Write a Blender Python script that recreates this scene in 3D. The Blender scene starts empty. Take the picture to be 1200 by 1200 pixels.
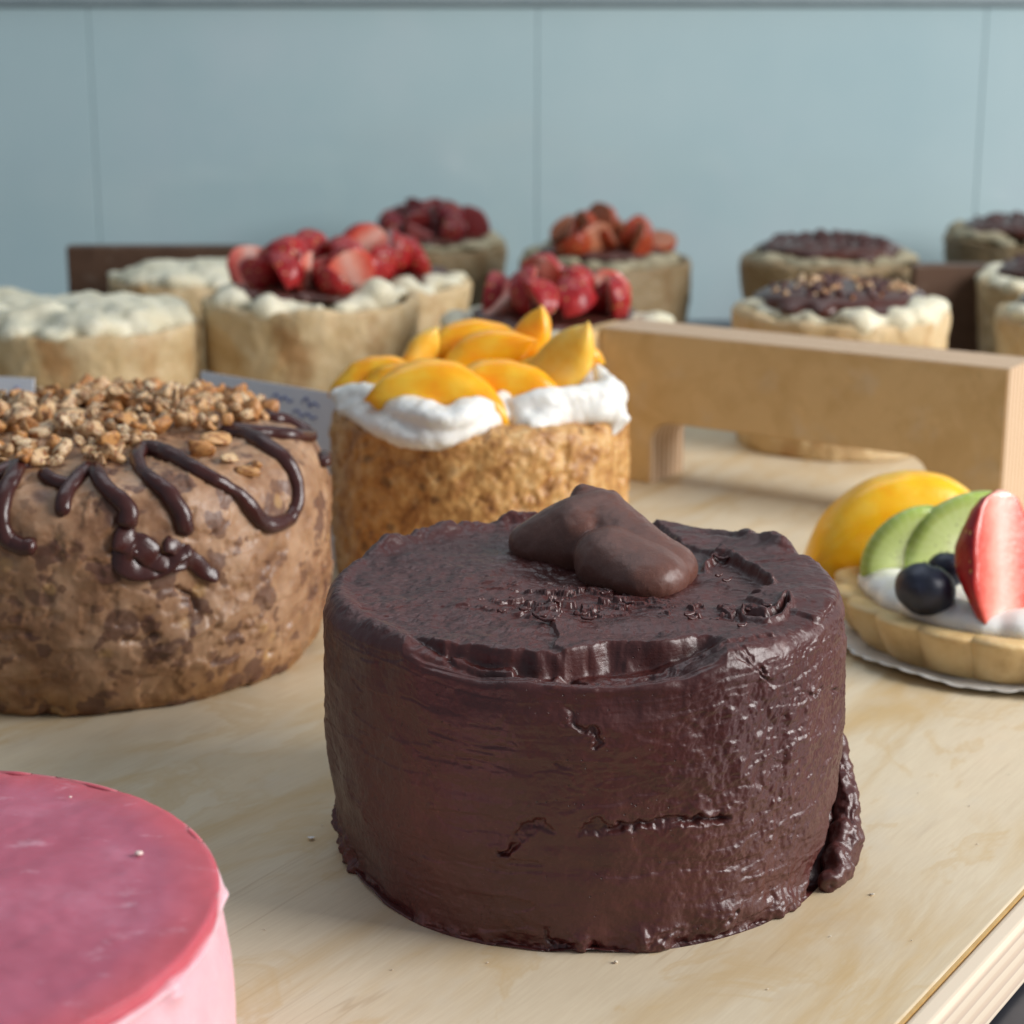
import bpy, bmesh, math, random
import numpy as np
from mathutils import Vector, Matrix
from mathutils.bvhtree import BVHTree
R = math.radians
CM = 0.01
random.seed(4)
C = bpy.context.scene.collection
SC = bpy.context.scene

# ---------------------------------------------------------------- camera
F, PITCH, CH = 2250.0, R(14.5), 18.6          # focal length in photo pixels, downward pitch, camera height in cm
cam_d = bpy.data.cameras.new('camera'); cam = bpy.data.objects.new('camera', cam_d); C.objects.link(cam)
cam.location = (0, 0, CH * CM); cam.rotation_euler = (R(90) - PITCH, 0, 0)
cam_d.sensor_width = 36; cam_d.lens = F / 1200 * 36
cam_d.clip_start = 0.02; cam_d.clip_end = 50
cam_d.dof.use_dof = True; cam_d.dof.focus_distance = 0.405; cam_d.dof.aperture_fstop = 21
SC.camera = cam

# ---------------------------------------------------------------- light
w = bpy.data.worlds.new('World'); SC.world = w; w.use_nodes = True
bg = w.node_tree.nodes['Background']
bg.inputs[0].default_value = (0.74, 0.86, 1.0, 1); bg.inputs[1].default_value = 0.29

def area(name, loc, target, sx, sy, power, col):
    l = bpy.data.lights.new(name, 'AREA'); l.shape = 'RECTANGLE'; l.size = sx; l.size_y = sy; l.energy = power; l.color = col
    o = bpy.data.objects.new(name, l); C.objects.link(o); o.location = loc
    o.rotation_euler = (Vector(target) - Vector(loc)).to_track_quat('-Z', 'Y').to_euler()
    return o
area('window_light', (0.95, 0.28, 0.50), (0.03, 0.5, 0.03), 0.62, 0.55, 17.0, (1.0, 0.975, 0.955))
area('added_fill_light', (-0.1, 1.15, 1.5), (0.0, 0.9, 0.0), 1.4, 0.8, 6.0, (0.86, 0.94, 1.0))  # added lamp above the back, no seen source; lightens the wall
SC.view_settings.view_transform = 'Standard'; SC.view_settings.look = 'None'
SC.view_settings.exposure = 0.0; SC.view_settings.gamma = 1.0
SC.cycles.use_denoising = True

# ---------------------------------------------------------------- geometry between photo and place
def ray(px, py):
    u = (600 - py) / F
    return Vector(((px - 600) / F, math.cos(PITCH) + u * math.sin(PITCH), -math.sin(PITCH) + u * math.cos(PITCH)))
def at(px, py, z=0.0):
    d = ray(px, py); t = (z - CH) / d.z
    return Vector((d.x * t, d.y * t, z))
def at_y(px, py, y):
    d = ray(px, py); t = y / d.y
    return Vector((d.x * t, y, CH + d.z * t))
def proj(P):
    x, y, z = P[:, 0], P[:, 1], P[:, 2] - CH
    dep = y * math.cos(PITCH) - z * math.sin(PITCH); up = y * math.sin(PITCH) + z * math.cos(PITCH)
    return 600 + F * x / dep, 600 - F * up / dep

# ---------------------------------------------------------------- noise (numpy)
def _h(i, j, k, s):
    n = (i * 374761393 + j * 668265263 + k * 2147483647 + s * 1274126177) & 0xffffffff
    n = ((n ^ (n >> 13)) * 1274126177) & 0xffffffff
    n = ((n ^ (n >> 16)) * 2246822519) & 0xffffffff
    return ((n ^ (n >> 15)) & 0xffffff) / float(0xffffff)
def vn(P, s=0):
    P = np.asarray(P, float); I = np.floor(P).astype(np.int64); f = P - I; f = f * f * f * (f * (f * 6 - 15) + 10)
    r = 0
    for a in (0, 1):
        for b in (0, 1):
            for c in (0, 1):
                wgt = (f[:, 0] if a else 1 - f[:, 0]) * (f[:, 1] if b else 1 - f[:, 1]) * (f[:, 2] if c else 1 - f[:, 2])
                r = r + wgt * _h(I[:, 0] + a, I[:, 1] + b, I[:, 2] + c, s)
    return r * 2 - 1
ROT = np.array([[.8, .6, 0], [-.48, .64, .6], [.36, -.48, .8]])
def fbm(P, o=4, s=0, g=.5):
    P = np.asarray(P, float); r = 0; a = 1; t = 0
    for i in range(o):
        r = r + a * vn(P, s + i * 7); t += a; a *= g; P = (P @ ROT.T) * 2.03 + 3.7
    return r / t * 1.6
def sst(a, b, x):
    t = np.clip((x - a) / (b - a), 0, 1); return t * t * (3 - 2 * t)
def pdist(x, y, poly, closed=False):
    d = np.full(x.shape, 1e9); n = len(poly)
    for i in range(n if closed else n - 1):
        (ax, ay), (bx, by) = poly[i], poly[(i + 1) % n]
        vx, vy = bx - ax, by - ay; L = vx * vx + vy * vy + 1e-9
        t = np.clip(((x - ax) * vx + (y - ay) * vy) / L, 0, 1)
        d = np.minimum(d, np.hypot(x - ax - t * vx, y - ay - t * vy))
    return d
def sdpoly(x, y, poly):                       # negative inside
    d = pdist(x, y, poly, True); ins = np.zeros(x.shape, bool); n = len(poly)
    for i in range(n):
        (ax, ay), (bx, by) = poly[i], poly[(i + 1) % n]
        c = ((ay > y) != (by > y)) & (x < (bx - ax) * (y - ay) / ((by - ay) if by != ay else 1e-9) + ax)
        ins ^= c
    return np.where(ins, -d, d)

# ---------------------------------------------------------------- objects
def tag(o, label=None, cat=None, group=None, kind=None):
    for k, v in (('label', label), ('category', cat), ('group', group), ('kind', kind)):
        if v: o[k] = v
    return o
def empty(name, loc=(0, 0, 0), rz=0.0):
    o = bpy.data.objects.new(name, None); C.objects.link(o); o.empty_display_size = .02
    o.location = Vector(loc) * CM; o.rotation_euler = (0, 0, rz); return o
def link(name, me, mats=(), parent=None, smooth=True, loc=None, rot=None):
    if not isinstance(mats, (list, tuple)): mats = (mats,)
    if len(me.materials) == 0:
        for m in mats: me.materials.append(m)
    if smooth: me.shade_smooth()
    o = bpy.data.objects.new(name, me); C.objects.link(o)
    if parent: o.parent = parent
    if loc is not None: o.location = Vector(loc) * CM
    if rot is not None: o.rotation_euler = rot
    return o
def mesh(name, V, Fc):
    me = bpy.data.meshes.new(name); me.from_pydata((np.asarray(V, float) * CM).tolist(), [], [list(map(int, f)) for f in Fc]); me.update(); return me
def grid_mesh(name, P, closed_u=True, cap0=True, cap1=True):
    """P: (rows, cols, 3) in cm; columns run round the axis"""
    n, m, _ = P.shape; V = P.reshape(-1, 3)
    i = np.arange(n - 1)[:, None]; j = np.arange(m if closed_u else m - 1)[None, :]; j2 = (j + 1) % m
    Q = np.stack([i * m + j + 0 * j2, i * m + j2, (i + 1) * m + j2, (i + 1) * m + j + 0 * j2], -1).reshape(-1, 4)
    me = bpy.data.meshes.new(name); extra = []
    V2 = [V]
    tri = []
    if cap0: c = V.shape[0]; V2.append(P[0].mean(0)[None]); tri += [(c, (k + 1) % m, k) for k in range(m)]
    if cap1:
        c = V.shape[0] + (1 if cap0 else 0); V2.append(P[-1].mean(0)[None]); b = (n - 1) * m
        tri += [(c, b + k, b + (k + 1) % m) for k in range(m)]
    VV = np.concatenate(V2) * CM
    me.vertices.add(len(VV)); me.vertices.foreach_set('co', VV.astype(np.float32).ravel())
    nl = Q.size + 3 * len(tri); me.loops.add(nl)
    li = np.concatenate([Q.ravel(), np.array(tri, int).ravel()]) if tri else Q.ravel()
    me.loops.foreach_set('vertex_index', li.astype(np.int32))
    nf = len(Q) + len(tri); me.polygons.add(nf)
    st = np.concatenate([np.arange(len(Q)) * 4, len(Q) * 4 + np.arange(len(tri)) * 3]).astype(np.int32)
    me.polygons.foreach_set('loop_start', st)
    me.update(calc_edges=True); me.validate(); return me
def box(name, x0, x1, y0, y1, z0, z1, m, parent=None, bev=.08, seg=2):
    bm = bmesh.new(); bmesh.ops.create_cube(bm, size=1)
    for v in bm.verts:
        v.co = Vector(((x0 + x1) / 2 + v.co.x * (x1 - x0), (y0 + y1) / 2 + v.co.y * (y1 - y0), (z0 + z1) / 2 + v.co.z * (z1 - z0))) * CM
    if bev: bmesh.ops.bevel(bm, geom=bm.edges[:], offset=bev * CM, segments=seg, affect='EDGES', profile=.5)
    me = bpy.data.meshes.new(name); bm.to_mesh(me); bm.free()
    return link(name, me, m, parent, smooth=False)
def catmull(pts, n=8):
    pts = [Vector(p) for p in pts]; P = [pts[0] * 2 - pts[1]] + pts + [pts[-1] * 2 - pts[-2]]; out = []
    for i in range(1, len(P) - 2):
        a, b, c, d = P[i - 1:i + 3]
        for k in range(n):
            t = k / n; out.append(.5 * ((2 * b) + (c - a) * t + (2 * a - 5 * b + 4 * c - d) * t * t + (3 * b - a - 3 * c + d) * t ** 3))
    return out + [pts[-1]]
def tube(name, pts, rad, m, parent=None, seg=14, wob=.08, seed=1, flat=1.0, up=None):
    rng = random.Random(seed); n = len(pts); rows = []; u0 = Vector((0, 0, 1)) if up is None else Vector(up)
    for i, p in enumerate(pts):
        t = (pts[min(i + 1, n - 1)] - pts[max(i - 1, 0)]).normalized()
        a = t.cross(u0)
        a = a.normalized() if a.length > 1e-3 else Vector((1, 0, 0)); b = a.cross(t).normalized()
        e = min(1, math.sqrt(max(0, min(i, n - 1 - i) / 2.5)) + .08)
        r = (rad(i / (n - 1)) if callable(rad) else rad) * e
        rows.append([list(p + a * (math.cos(k / seg * 6.2832) * r) + b * (math.sin(k / seg * 6.2832) * r * flat)) for k in range(seg)])
    P = np.array(rows); V = P.reshape(-1, 3)
    ctr = np.repeat(np.array([list(p) for p in pts])[:, None], seg, 1).reshape(-1, 3)
    V = ctr + (V - ctr) * (1 + wob * fbm(V * 1.6, 3, seed)[:, None])
    return link(name, grid_mesh(name, V.reshape(P.shape)), m, parent)
def blob(name, ells, m, parent=None, voxel=.1, smooth=3, amp=.0, freq=1.0, seed=0, boxes=()):
    """one continuous soft mass from overlapping ellipsoids (c, (rx,ry,rz), rz_angle)"""
    bm = bmesh.new()
    for e in ells:
        c, r = e[0], e[1]; a = e[2] if len(e) > 2 else 0
        if not isinstance(r, (tuple, list)): r = (r, r, r)
        M = Matrix.Translation(Vector(c)) @ (Matrix.Rotation(a, 4, 'Z') if not isinstance(a, tuple) else Matrix.Rotation(a[2], 4, 'Z') @ Matrix.Rotation(a[1], 4, 'Y') @ Matrix.Rotation(a[0], 4, 'X')) @ Matrix.Diagonal((*r, 1))
        bmesh.ops.create_icosphere(bm, subdivisions=3, radius=1, matrix=M)
    me = bpy.data.meshes.new(name); bm.to_mesh(me); bm.free()
    o = bpy.data.objects.new(name, me); C.objects.link(o)
    md = o.modifiers.new('r', 'REMESH'); md.mode = 'VOXEL'; md.voxel_size = voxel
    if smooth:
        s = o.modifiers.new('s', 'SMOOTH'); s.iterations = smooth; s.factor = .5
    dg = bpy.context.evaluated_depsgraph_get(); me2 = bpy.data.meshes.new_from_object(o.evaluated_get(dg))
    bpy.data.objects.remove(o); bpy.data.meshes.remove(me)
    n = len(me2.vertices); V = np.empty(n * 3, np.float32); me2.vertices.foreach_get('co', V); V = V.reshape(-1, 3).astype(float)
    if amp:
        N = np.empty(n * 3, np.float32); me2.vertices.foreach_get('normal', N); N = N.reshape(-1, 3)
        V = V + N * (amp * fbm(V * freq, 4, seed))[:, None]
    me2.vertices.foreach_set('co', (V * CM).astype(np.float32).ravel()); me2.update(); me2.name = name
    me2.materials.clear()
    return link(name, me2, m, parent)

# ---------------------------------------------------------------- materials
class NT:
    def __init__(s, name):
        s.m = bpy.data.materials.new(name); s.m.use_nodes = True; s.t = s.m.node_tree; s.n = s.t.nodes; s.b = s.n['Principled BSDF']
        tc = s.n.new('ShaderNodeTexCoord'); mp = s.n.new('ShaderNodeMapping'); mp.inputs['Scale'].default_value = (100,) * 3
        s.t.links.new(tc.outputs['Object'], mp.inputs[0]); s.v = mp.outputs[0]
    def L(s, a, b): s.t.links.new(a, b)
    def set(s, inp, val):
        if hasattr(val, 'is_output') or isinstance(val, bpy.types.NodeSocket): s.L(val, inp)
        else: inp.default_value = val if not isinstance(val, tuple) or len(val) != 3 or inp.type != 'RGBA' else (*val, 1)
    def map(s, sc=(1, 1, 1), rot=(0, 0, 0), loc=(0, 0, 0)):
        n = s.n.new('ShaderNodeMapping'); n.inputs['Scale'].default_value = sc; n.inputs['Rotation'].default_value = rot; n.inputs['Location'].default_value = loc
        s.L(s.v, n.inputs[0]); return n.outputs[0]
    def noise(s, sc, det=4, ro=.55, v=None, dist=0.0):
        n = s.n.new('ShaderNodeTexNoise'); n.inputs['Scale'].default_value = sc; n.inputs['Detail'].default_value = det; n.inputs['Roughness'].default_value = ro
        n.inputs['Distortion'].default_value = dist
        s.L(v or s.v, n.inputs['Vector']); return n.outputs['Fac']
    def vor(s, sc, v=None, feat='F1', out='Distance', rnd=1.0):
        n = s.n.new('ShaderNodeTexVoronoi'); n.feature = feat; n.inputs['Scale'].default_value = sc; n.inputs['Randomness'].default_value = rnd
        s.L(v or s.v, n.inputs['Vector']); return n.outputs[out]
    def ramp(s, f, stops, interp='LINEAR'):
        n = s.n.new('ShaderNodeValToRGB'); n.color_ramp.interpolation = interp; e = n.color_ramp.elements
        while len(e) < len(stops): e.new(.5)
        for k, (p, c) in enumerate(stops):
            e[k].position = p; e[k].color = (*c, 1) if isinstance(c, tuple) else (c, c, c, 1)
        s.L(f, n.inputs[0]); return n.outputs[0]
    def mix(s, f, a, b, mode='MIX'):
        n = s.n.new('ShaderNodeMix'); n.data_type = 'RGBA'; n.blend_type = mode
        s.set(n.inputs[0], f); s.set(n.inputs[6], a); s.set(n.inputs[7], b); return n.outputs[2]
    def math(s, op, a, b=0.0, c=0.0):
        n = s.n.new('ShaderNodeMath'); n.operation = op
        for k, x in enumerate((a, b, c)): s.set(n.inputs[k], x)
        return n.outputs[0]
    def xyz(s, v=None):
        n = s.n.new('ShaderNodeSeparateXYZ'); s.L(v or s.v, n.inputs[0]); return n.outputs
    def bump(s, h, dist, strength=1.0, nrm=None):
        n = s.n.new('ShaderNodeBump'); n.inputs['Distance'].default_value = dist * CM; n.inputs['Strength'].default_value = strength
        s.L(h, n.inputs['Height'])
        if nrm: s.L(nrm, n.inputs['Normal'])
        return n.outputs[0]
    def done(s, col, rough=.5, nrm=None, sss=0, sssr=(.3, .15, .1), coat=0, spec=.5, coatr=.1, sss_scale=.3, trans=0, ior=None, metal=0):
        b = s.b.inputs; s.set(b['Base Color'], col); s.set(b['Roughness'], rough)
        if nrm: s.L(nrm, b['Normal'])
        if sss: b['Subsurface Weight'].default_value = sss; b['Subsurface Radius'].default_value = sssr; b['Subsurface Scale'].default_value = sss_scale * CM
        b['Specular IOR Level'].default_value = spec; b['Coat Weight'].default_value = coat; b['Coat Roughness'].default_value = coatr
        b['Metallic'].default_value = metal
        return s.m

def m_frosting():
    t = NT('chocolate_frosting'); big = t.noise(.35, 5); med = t.noise(2.2, 5, .6); fine = t.noise(14, 4, .6)
    col = t.ramp(big, [(.3, (.054, .0116, .0100)), (.5, (.067, .0148, .0126)), (.72, (.086, .0208, .0168))])
    sp = t.vor(5.5); dot = t.ramp(sp, [(.0, 1.0), (.085, 1.0), (.13, 0.0)]); gate = t.ramp(t.noise(1.1, 3), [(.5, 0.0), (.62, 1.0)])
    pit = t.math('MULTIPLY', dot, gate)
    red = t.ramp(t.noise(3.2, 4, .6), [(.6, 0.0), (.78, 1.0)])
    col = t.mix(t.math('MULTIPLY', red, .5), col, (.12, .032, .018)); col = t.mix(t.math('MULTIPLY', pit, .6), col, (.02, .007, .007))
    fl = t.math('MULTIPLY', t.ramp(t.vor(8.5), [(.0, 1.0), (.06, 1.0), (.09, 0.0)]), t.ramp(t.noise(1.7, 2), [(.52, 0.0), (.6, 1.0)]))
    col = t.mix(t.math('MULTIPLY', fl, .35), col, (.30, .16, .12))
    st = t.noise(1.0, 5, .65, t.map((.35, .35, 5.5)))
    n1 = t.bump(st, .03, .4); n2 = t.bump(med, .05, .4, n1); n3 = t.bump(fine, .014, .5, n2)
    bl = t.ramp(t.vor(3.4, t.map((1, 1, 1), loc=(2, 8, 3))), [(0, 1.0), (.28, .5), (.5, 0.0)]); bl = t.math('MULTIPLY', bl, t.ramp(t.noise(.7, 3), [(.48, 0.0), (.66, 1.0)]))
    n3 = t.bump(bl, .035, .6, n3)
    n4 = t.bump(t.math('SUBTRACT', 1.0, pit), .03, .8, n3)
    ro = t.ramp(t.noise(1.3, 4), [(.35, .33), (.65, .45)])
    return t.done(col, ro, n4, spec=.58)
def m_topper():
    t = NT('milk_chocolate'); f = t.noise(9, 4, .6); g = t.noise(1.2, 3)
    col = t.ramp(g, [(.3, (.105, .040, .028)), (.7, (.135, .054, .038))])
    dust = t.ramp(t.noise(26, 2, .7), [(.58, 0.0), (.7, 1.0)]); col = t.mix(t.math('MULTIPLY', dust, .22), col, (.32, .19, .15))
    n = t.bump(f, .012, .6); n = t.bump(t.noise(30, 2), .006, .8, n); n = t.bump(t.noise(1, 3, .5, t.map((3, .6, .6), (0, 0, .5))), .03, .4, n)
    return t.done(col, .43, n, spec=.45, sss=.15, sssr=(.5, .2, .1), sss_scale=.15)
def m_nutcake():
    t = NT('caramel_nut_dough'); v = t.v
    warp = t.noise(.8, 5, .6)
    col = t.ramp(warp, [(.28, (.17, .075, .034)), (.45, (.31, .165, .085)), (.62, (.43, .26, .155)), (.8, (.32, .17, .085))])
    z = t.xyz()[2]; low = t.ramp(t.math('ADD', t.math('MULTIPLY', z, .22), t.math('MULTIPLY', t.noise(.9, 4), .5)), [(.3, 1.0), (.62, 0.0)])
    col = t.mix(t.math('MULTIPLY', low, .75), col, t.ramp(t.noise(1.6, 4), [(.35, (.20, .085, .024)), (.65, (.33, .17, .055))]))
    wv = t.n.new('ShaderNodeVectorMath'); wv.operation = 'ADD'
    nn = t.n.new('ShaderNodeTexNoise'); nn.inputs['Scale'].default_value = 1.6; t.L(v, nn.inputs['Vector']); t.L(v, wv.inputs[0]); t.L(nn.outputs['Color'], wv.inputs[1])
    wv.inputs[1].default_value = (0, 0, 0); V = wv.outputs[0]
    d = t.vor(.95, V); spot = t.ramp(d, [(.0, 1.0), (.34, 1.0), (.40, 0.0)]); gate = t.ramp(t.vor(.95, V, out='Color'), [(.36, 0.0), (.42, 1.0)])
    dk = t.math('MULTIPLY', spot, gate); sz = t.vor(.62, t.map((1, 1, 1), loc=(5, 2, 8))); sp2 = t.math('MULTIPLY', t.ramp(sz, [(0, 1.0), (.27, 1.0), (.33, 0.0)]), t.ramp(t.noise(1.4, 4), [(.40, 0.0), (.5, 1.0)])); dk = t.math('MAXIMUM', dk, sp2); col = t.mix(t.math('MULTIPLY', dk, .72), col, (.085, .032, .024))
    d2 = t.vor(1.9, V); s2 = t.math('MULTIPLY', t.ramp(d2, [(.0, 1.0), (.30, 1.0), (.38, 0.0)]), t.ramp(t.vor(1.9, V, out='Color'), [(.6, 0.0), (.66, 1.0)]))
    col = t.mix(t.math('MULTIPLY', s2, .7), col, (.12, .05, .028))
    d3 = t.vor(1.1, t.map((1, 1, 1), (.3, .2, .1), (3, 5, 1))); s3 = t.math('MULTIPLY', t.ramp(d3, [(.0, 1.0), (.16, 1.0), (.28, 0.0)]), t.ramp(t.vor(1.1, t.map((1, 1, 1), (.3, .2, .1), (3, 5, 1)), out='Color'), [(.66, 0.0), (.72, 1.0)]))
    col = t.mix(t.math('MULTIPLY', s3, .5), col, (.54, .33, .13))
    n = t.bump(t.noise(2.2, 4, .5), .07, .5); n = t.bump(t.noise(9, 3, .5), .015, .5, n)
    return t.done(col, t.ramp(t.noise(1.5, 3), [(.35, .36), (.65, .6)]), n, sss=.25, sssr=(1, .5, .3), sss_scale=.2, spec=.5)
def m_simple(name, stops, sc=1.0, rough=.5, bsc=6, bd=.03, bs=.6, **k):
    t = NT(name); col = t.ramp(t.noise(sc, 4, .6), stops); n = t.bump(t.noise(bsc, 4, .6), bd, bs) if bd else None
    return t.done(col, rough, n, **k)
def m_ganache():
    return m_simple('dark_chocolate_glaze', [(.3, (.042, .0115, .0100)), (.7, (.066, .019, .0155))], 1.5, .27, 4, .04, .5, spec=.5)
def m_nut():
    t = NT('chopped_pecan'); oi = t.n.new('ShaderNodeObjectInfo').outputs['Random']
    v = t.n.new('ShaderNodeVectorMath'); v.operation = 'ADD'; t.L(t.v, v.inputs[0])
    cb = t.n.new('ShaderNodeCombineXYZ'); t.L(t.math('MULTIPLY', oi, 37.0), cb.inputs[0]); t.L(t.math('MULTIPLY', oi, 91.0), cb.inputs[1]); t.L(cb.outputs[0], v.inputs[1])
    f = t.noise(2.6, 4, .6, v.outputs[0])
    fl = t.ramp(oi, [(0, (.66, .43, .22)), (.4, (.76, .57, .36)), (.7, (.60, .32, .12)), (1, (.50, .21, .06))])
    col = t.mix(t.ramp(f, [(.5, 0.0), (.58, 1.0)]), fl, t.ramp(oi, [(0, (.24, .09, .03)), (1, (.33, .13, .04))]))
    n = t.bump(t.noise(7, 4, .6, v.outputs[0]), .035, .7)
    return t.done(col, .34, n, sss=.2, sssr=(1, .6, .3), sss_scale=.15, spec=.5)
def m_apricot_cake():
    t = NT('golden_crumb'); a = t.noise(1.6, 5, .65)
    col = t.ramp(a, [(.28, (.16, .06, .018)), (.40, (.40, .18, .05)), (.54, (.60, .33, .11)), (.72, (.72, .50, .25))])
    d = t.math('MULTIPLY', t.ramp(t.vor(1.5), [(.0, 1.0), (.2, 1.0), (.3, 0.0)]), t.ramp(t.vor(1.5, out='Color'), [(.62, 0.0), (.68, 1.0)]))
    col = t.mix(t.math('MULTIPLY', d, .65), col, (.10, .045, .022))
    n = t.bump(t.noise(2.6, 5, .6), .09, .7); n = t.bump(t.noise(10, 4, .6), .03, .7, n)
    return t.done(col, .42, n, sss=.25, sssr=(1, .5, .2), sss_scale=.2)
def m_fruit(name, c0, c1, c2, rough=.2, stripe=None, sss=.5):
    t = NT(name); f = t.noise(1.1, 4, .55)
    col = t.ramp(f, [(.3, c0), (.5, c1), (.72, c2)])
    n = t.bump(t.noise(6, 4, .6), .02, .5)
    return t.done(col, rough, n, sss=sss, sssr=(1, .45, .12), sss_scale=.4, coat=.12, coatr=.15)
def m_strawberry_skin(name='strawberry_skin', c=((.24, .006, .012), (.42, .018, .018))):
    t = NT(name); col = t.ramp(t.noise(.9, 3), [(.3, c[0]), (.7, c[1])])
    d = t.vor(3.4, t.map((1, 1, .7)), rnd=.35); seed = t.ramp(d, [(0, 1.0), (.16, 1.0), (.22, 0.0)])
    col = t.mix(t.math('MULTIPLY', seed, .7), col, (.66, .42, .12)); pit = t.ramp(d, [(0, 0.0), (.4, 1.0)])
    return t.done(col, .34, t.bump(pit, .05, .8), sss=.2, sssr=(1, .2, .1), sss_scale=.2, coat=.0, coatr=.12)
def m_strawberry_flesh():
    t = NT('strawberry_flesh'); x, y, z = t.xyz()
    r = t.math('SQRT', t.math('ADD', t.math('MULTIPLY', x, x), t.math('MULTIPLY', t.math('MULTIPLY', y, y), 1.0)))
    f = t.math('ADD', t.math('MULTIPLY', r, .62), t.math('MULTIPLY', t.noise(1.8, 4), .35))
    col = t.ramp(f, [(.15, (.80, .50, .42)), (.38, (.78, .34, .26)), (.62, (.68, .12, .08)), (.92, (.52, .03, .02))])
    return t.done(col, .28, t.bump(t.noise(5, 4), .03, .5), sss=.2, sssr=(1, .3, .2), sss_scale=.3, coat=.4, coatr=.1)
def m_crust(name='shortcrust', base=((.52, .33, .13), (.66, .46, .21), (.72, .54, .28))):
    t = NT(name); col = t.ramp(t.noise(.9, 5), [(.3, base[0]), (.5, base[1]), (.75, base[2])])
    return t.done(col, .55, t.bump(t.noise(7, 4, .65), .035, .7), sss=.2, sssr=(1, .6, .3), sss_scale=.2)
def m_pastry(dark=False):
    t = NT('shade_tinted_pastry' if dark else 'baked_pastry'); x, y, z = t.xyz()
    col = t.ramp(t.noise(.6, 5, .6), [(.3, (.46, .31, .14)), (.5, (.60, .45, .25)), (.72, (.67, .53, .33))])
    f = t.math('ADD', t.math('MULTIPLY', z, .16), t.math('MULTIPLY', t.noise(.5, 5, .65), .55))
    br = t.ramp(f, [(1.02, 0.0), (1.16, 1.0)]); col = t.mix(t.math('MULTIPLY', br, .75), col, (.42, .20, .05))
    sp = t.ramp(t.noise(.45, 4, .6, t.map((1, 1, .6), loc=(4, 1, 2))), [(.52, 0.0), (.68, 1.0)]); col = t.mix(t.math('MULTIPLY', sp, .65), col, (.34, .14, .03))
    if dark: col = t.mix(.62, col, (.10, .062, .026))  # rear shells: their shade is mixed into the pastry colour
    return t.done(col, .6, t.bump(t.noise(3, 5, .65), .08, .7), sss=.15, sssr=(1, .6, .3), sss_scale=.2)
def m_wood(name, c, c2, c3, gy=.05, sheet=True):
    t = NT(name); v = t.map((.8, .14, 1.0)); d = t.noise(.5, 5, .55, v, .9)
    col = t.ramp(d, [(.3, c2), (.48, c), (.7, tuple(min(1, q * 1.06) for q in c))])
    fib = t.noise(9, 5, .7, t.map((1.4, .09, 1.4))); col = t.mix(t.math('MULTIPLY', t.ramp(fib, [(.42, 1.0), (.6, 0.0)]), .13), col, c3)
    ln = t.noise(1.0, 2, .5, t.map((1.1, .035, 1.0), loc=(3, 0, 0)), 1.2)
    line = t.ramp(t.math('ABSOLUTE', t.math('SUBTRACT', ln, .5)), [(0, 1.0), (.006, .8), (.016, 0.0)])
    col = t.mix(t.math('MULTIPLY', t.math('MULTIPLY', line, t.ramp(t.noise(.25, 2), [(.48, 0.0), (.65, 1.0)])), .35), col, c3)
    st = t.ramp(t.noise(.3, 5, .62, t.map((1.0, .42, 1.0), loc=(1.7, 7.3, 0)), 1.0), [(.52, 0.0), (.555, .9), (.60, .3), (.8, .5)])
    col = t.mix(t.math('MULTIPLY', st, .55), col, c2)
    wt = t.ramp(t.noise(.5, 4, .6, t.map((1, .6, 1), loc=(9, 2, 0))), [(.55, 0.0), (.75, 1.0)]); col = t.mix(t.math('MULTIPLY', wt, .3), col, (.60, .56, .48))
    n = t.bump(fib, .006, .4)
    return t.done(col, t.ramp(t.noise(1.2, 3), [(.3, .42), (.7, .6)]), n, spec=.4)
def m_ply(name, ax=1, g=1.0):
    t = NT(name); y = t.xyz()[ax]
    lam = t.ramp(t.math('FRACT', t.math('ADD', t.math('MULTIPLY', y, 2.6), t.math('MULTIPLY', t.noise(.6, 2), .15))), [(0, (.66, .50, .33)), (.42, (.74, .60, .43)), (.5, (.28, .13, .07)), (.62, (.42, .22, .12)), (.9, (.55, .35, .2)), (1, (.66, .50, .33))])
    fib = t.noise(8, 4, .6, t.map((1, 1, .15)))
    if g > 1: return t.done(t.mix(.55, lam, (.86, .76, .62)), .45)  # paler edge: the strong light on it is mixed into the colour
    return t.done(t.mix(t.math('MULTIPLY', fib, .35), lam, (.45, .30, .18)), .6, t.bump(fib, .02, .6))

def m_kiwi():
    t = NT('kiwi_flesh'); x, y, z = t.xyz(); r = t.math('SQRT', t.math('ADD', t.math('MULTIPLY', x, x), t.math('MULTIPLY', z, z)))
    col = t.ramp(t.math('ADD', t.math('MULTIPLY', r, .42), t.math('MULTIPLY', t.noise(2.0, 3), .12)), [(.12, (.68, .72, .42)), (.26, (.66, .71, .38)), (.42, (.55, .64, .24)), (.72, (.50, .60, .19)), (.9, (.36, .48, .09)), (.98, (.20, .30, .03))])
    a = t.math('ARCTAN2', z, x); ray_ = t.math('SINE', t.math('MULTIPLY', a, 34.0)); ring = t.ramp(r, [(.45, 0.0), (.62, 1.0), (.9, 1.0), (1, .6)])
    col = t.mix(t.math('MULTIPLY', t.math('MULTIPLY', t.ramp(ray_, [(.3, 0.0), (.9, 1.0)]), ring), .25), col, (.66, .72, .38))
    sd = t.math('MULTIPLY', t.ramp(t.vor(5.2, t.map((1, .2, 1))), [(0, 1.0), (.20, 1.0), (.27, 0.0)]), t.math('MULTIPLY', t.ramp(r, [(.55, 0.0), (.62, 1.0)]), t.math('LESS_THAN', r, 1.25)))
    col = t.mix(t.math('MULTIPLY', sd, .55), col, (.035, .022, .012))
    return t.done(col, .24, t.bump(t.noise(7, 4, .6), .02, .5), sss=.3, sssr=(.7, 1, .3), sss_scale=.3, coat=.3, coatr=.1)
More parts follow.
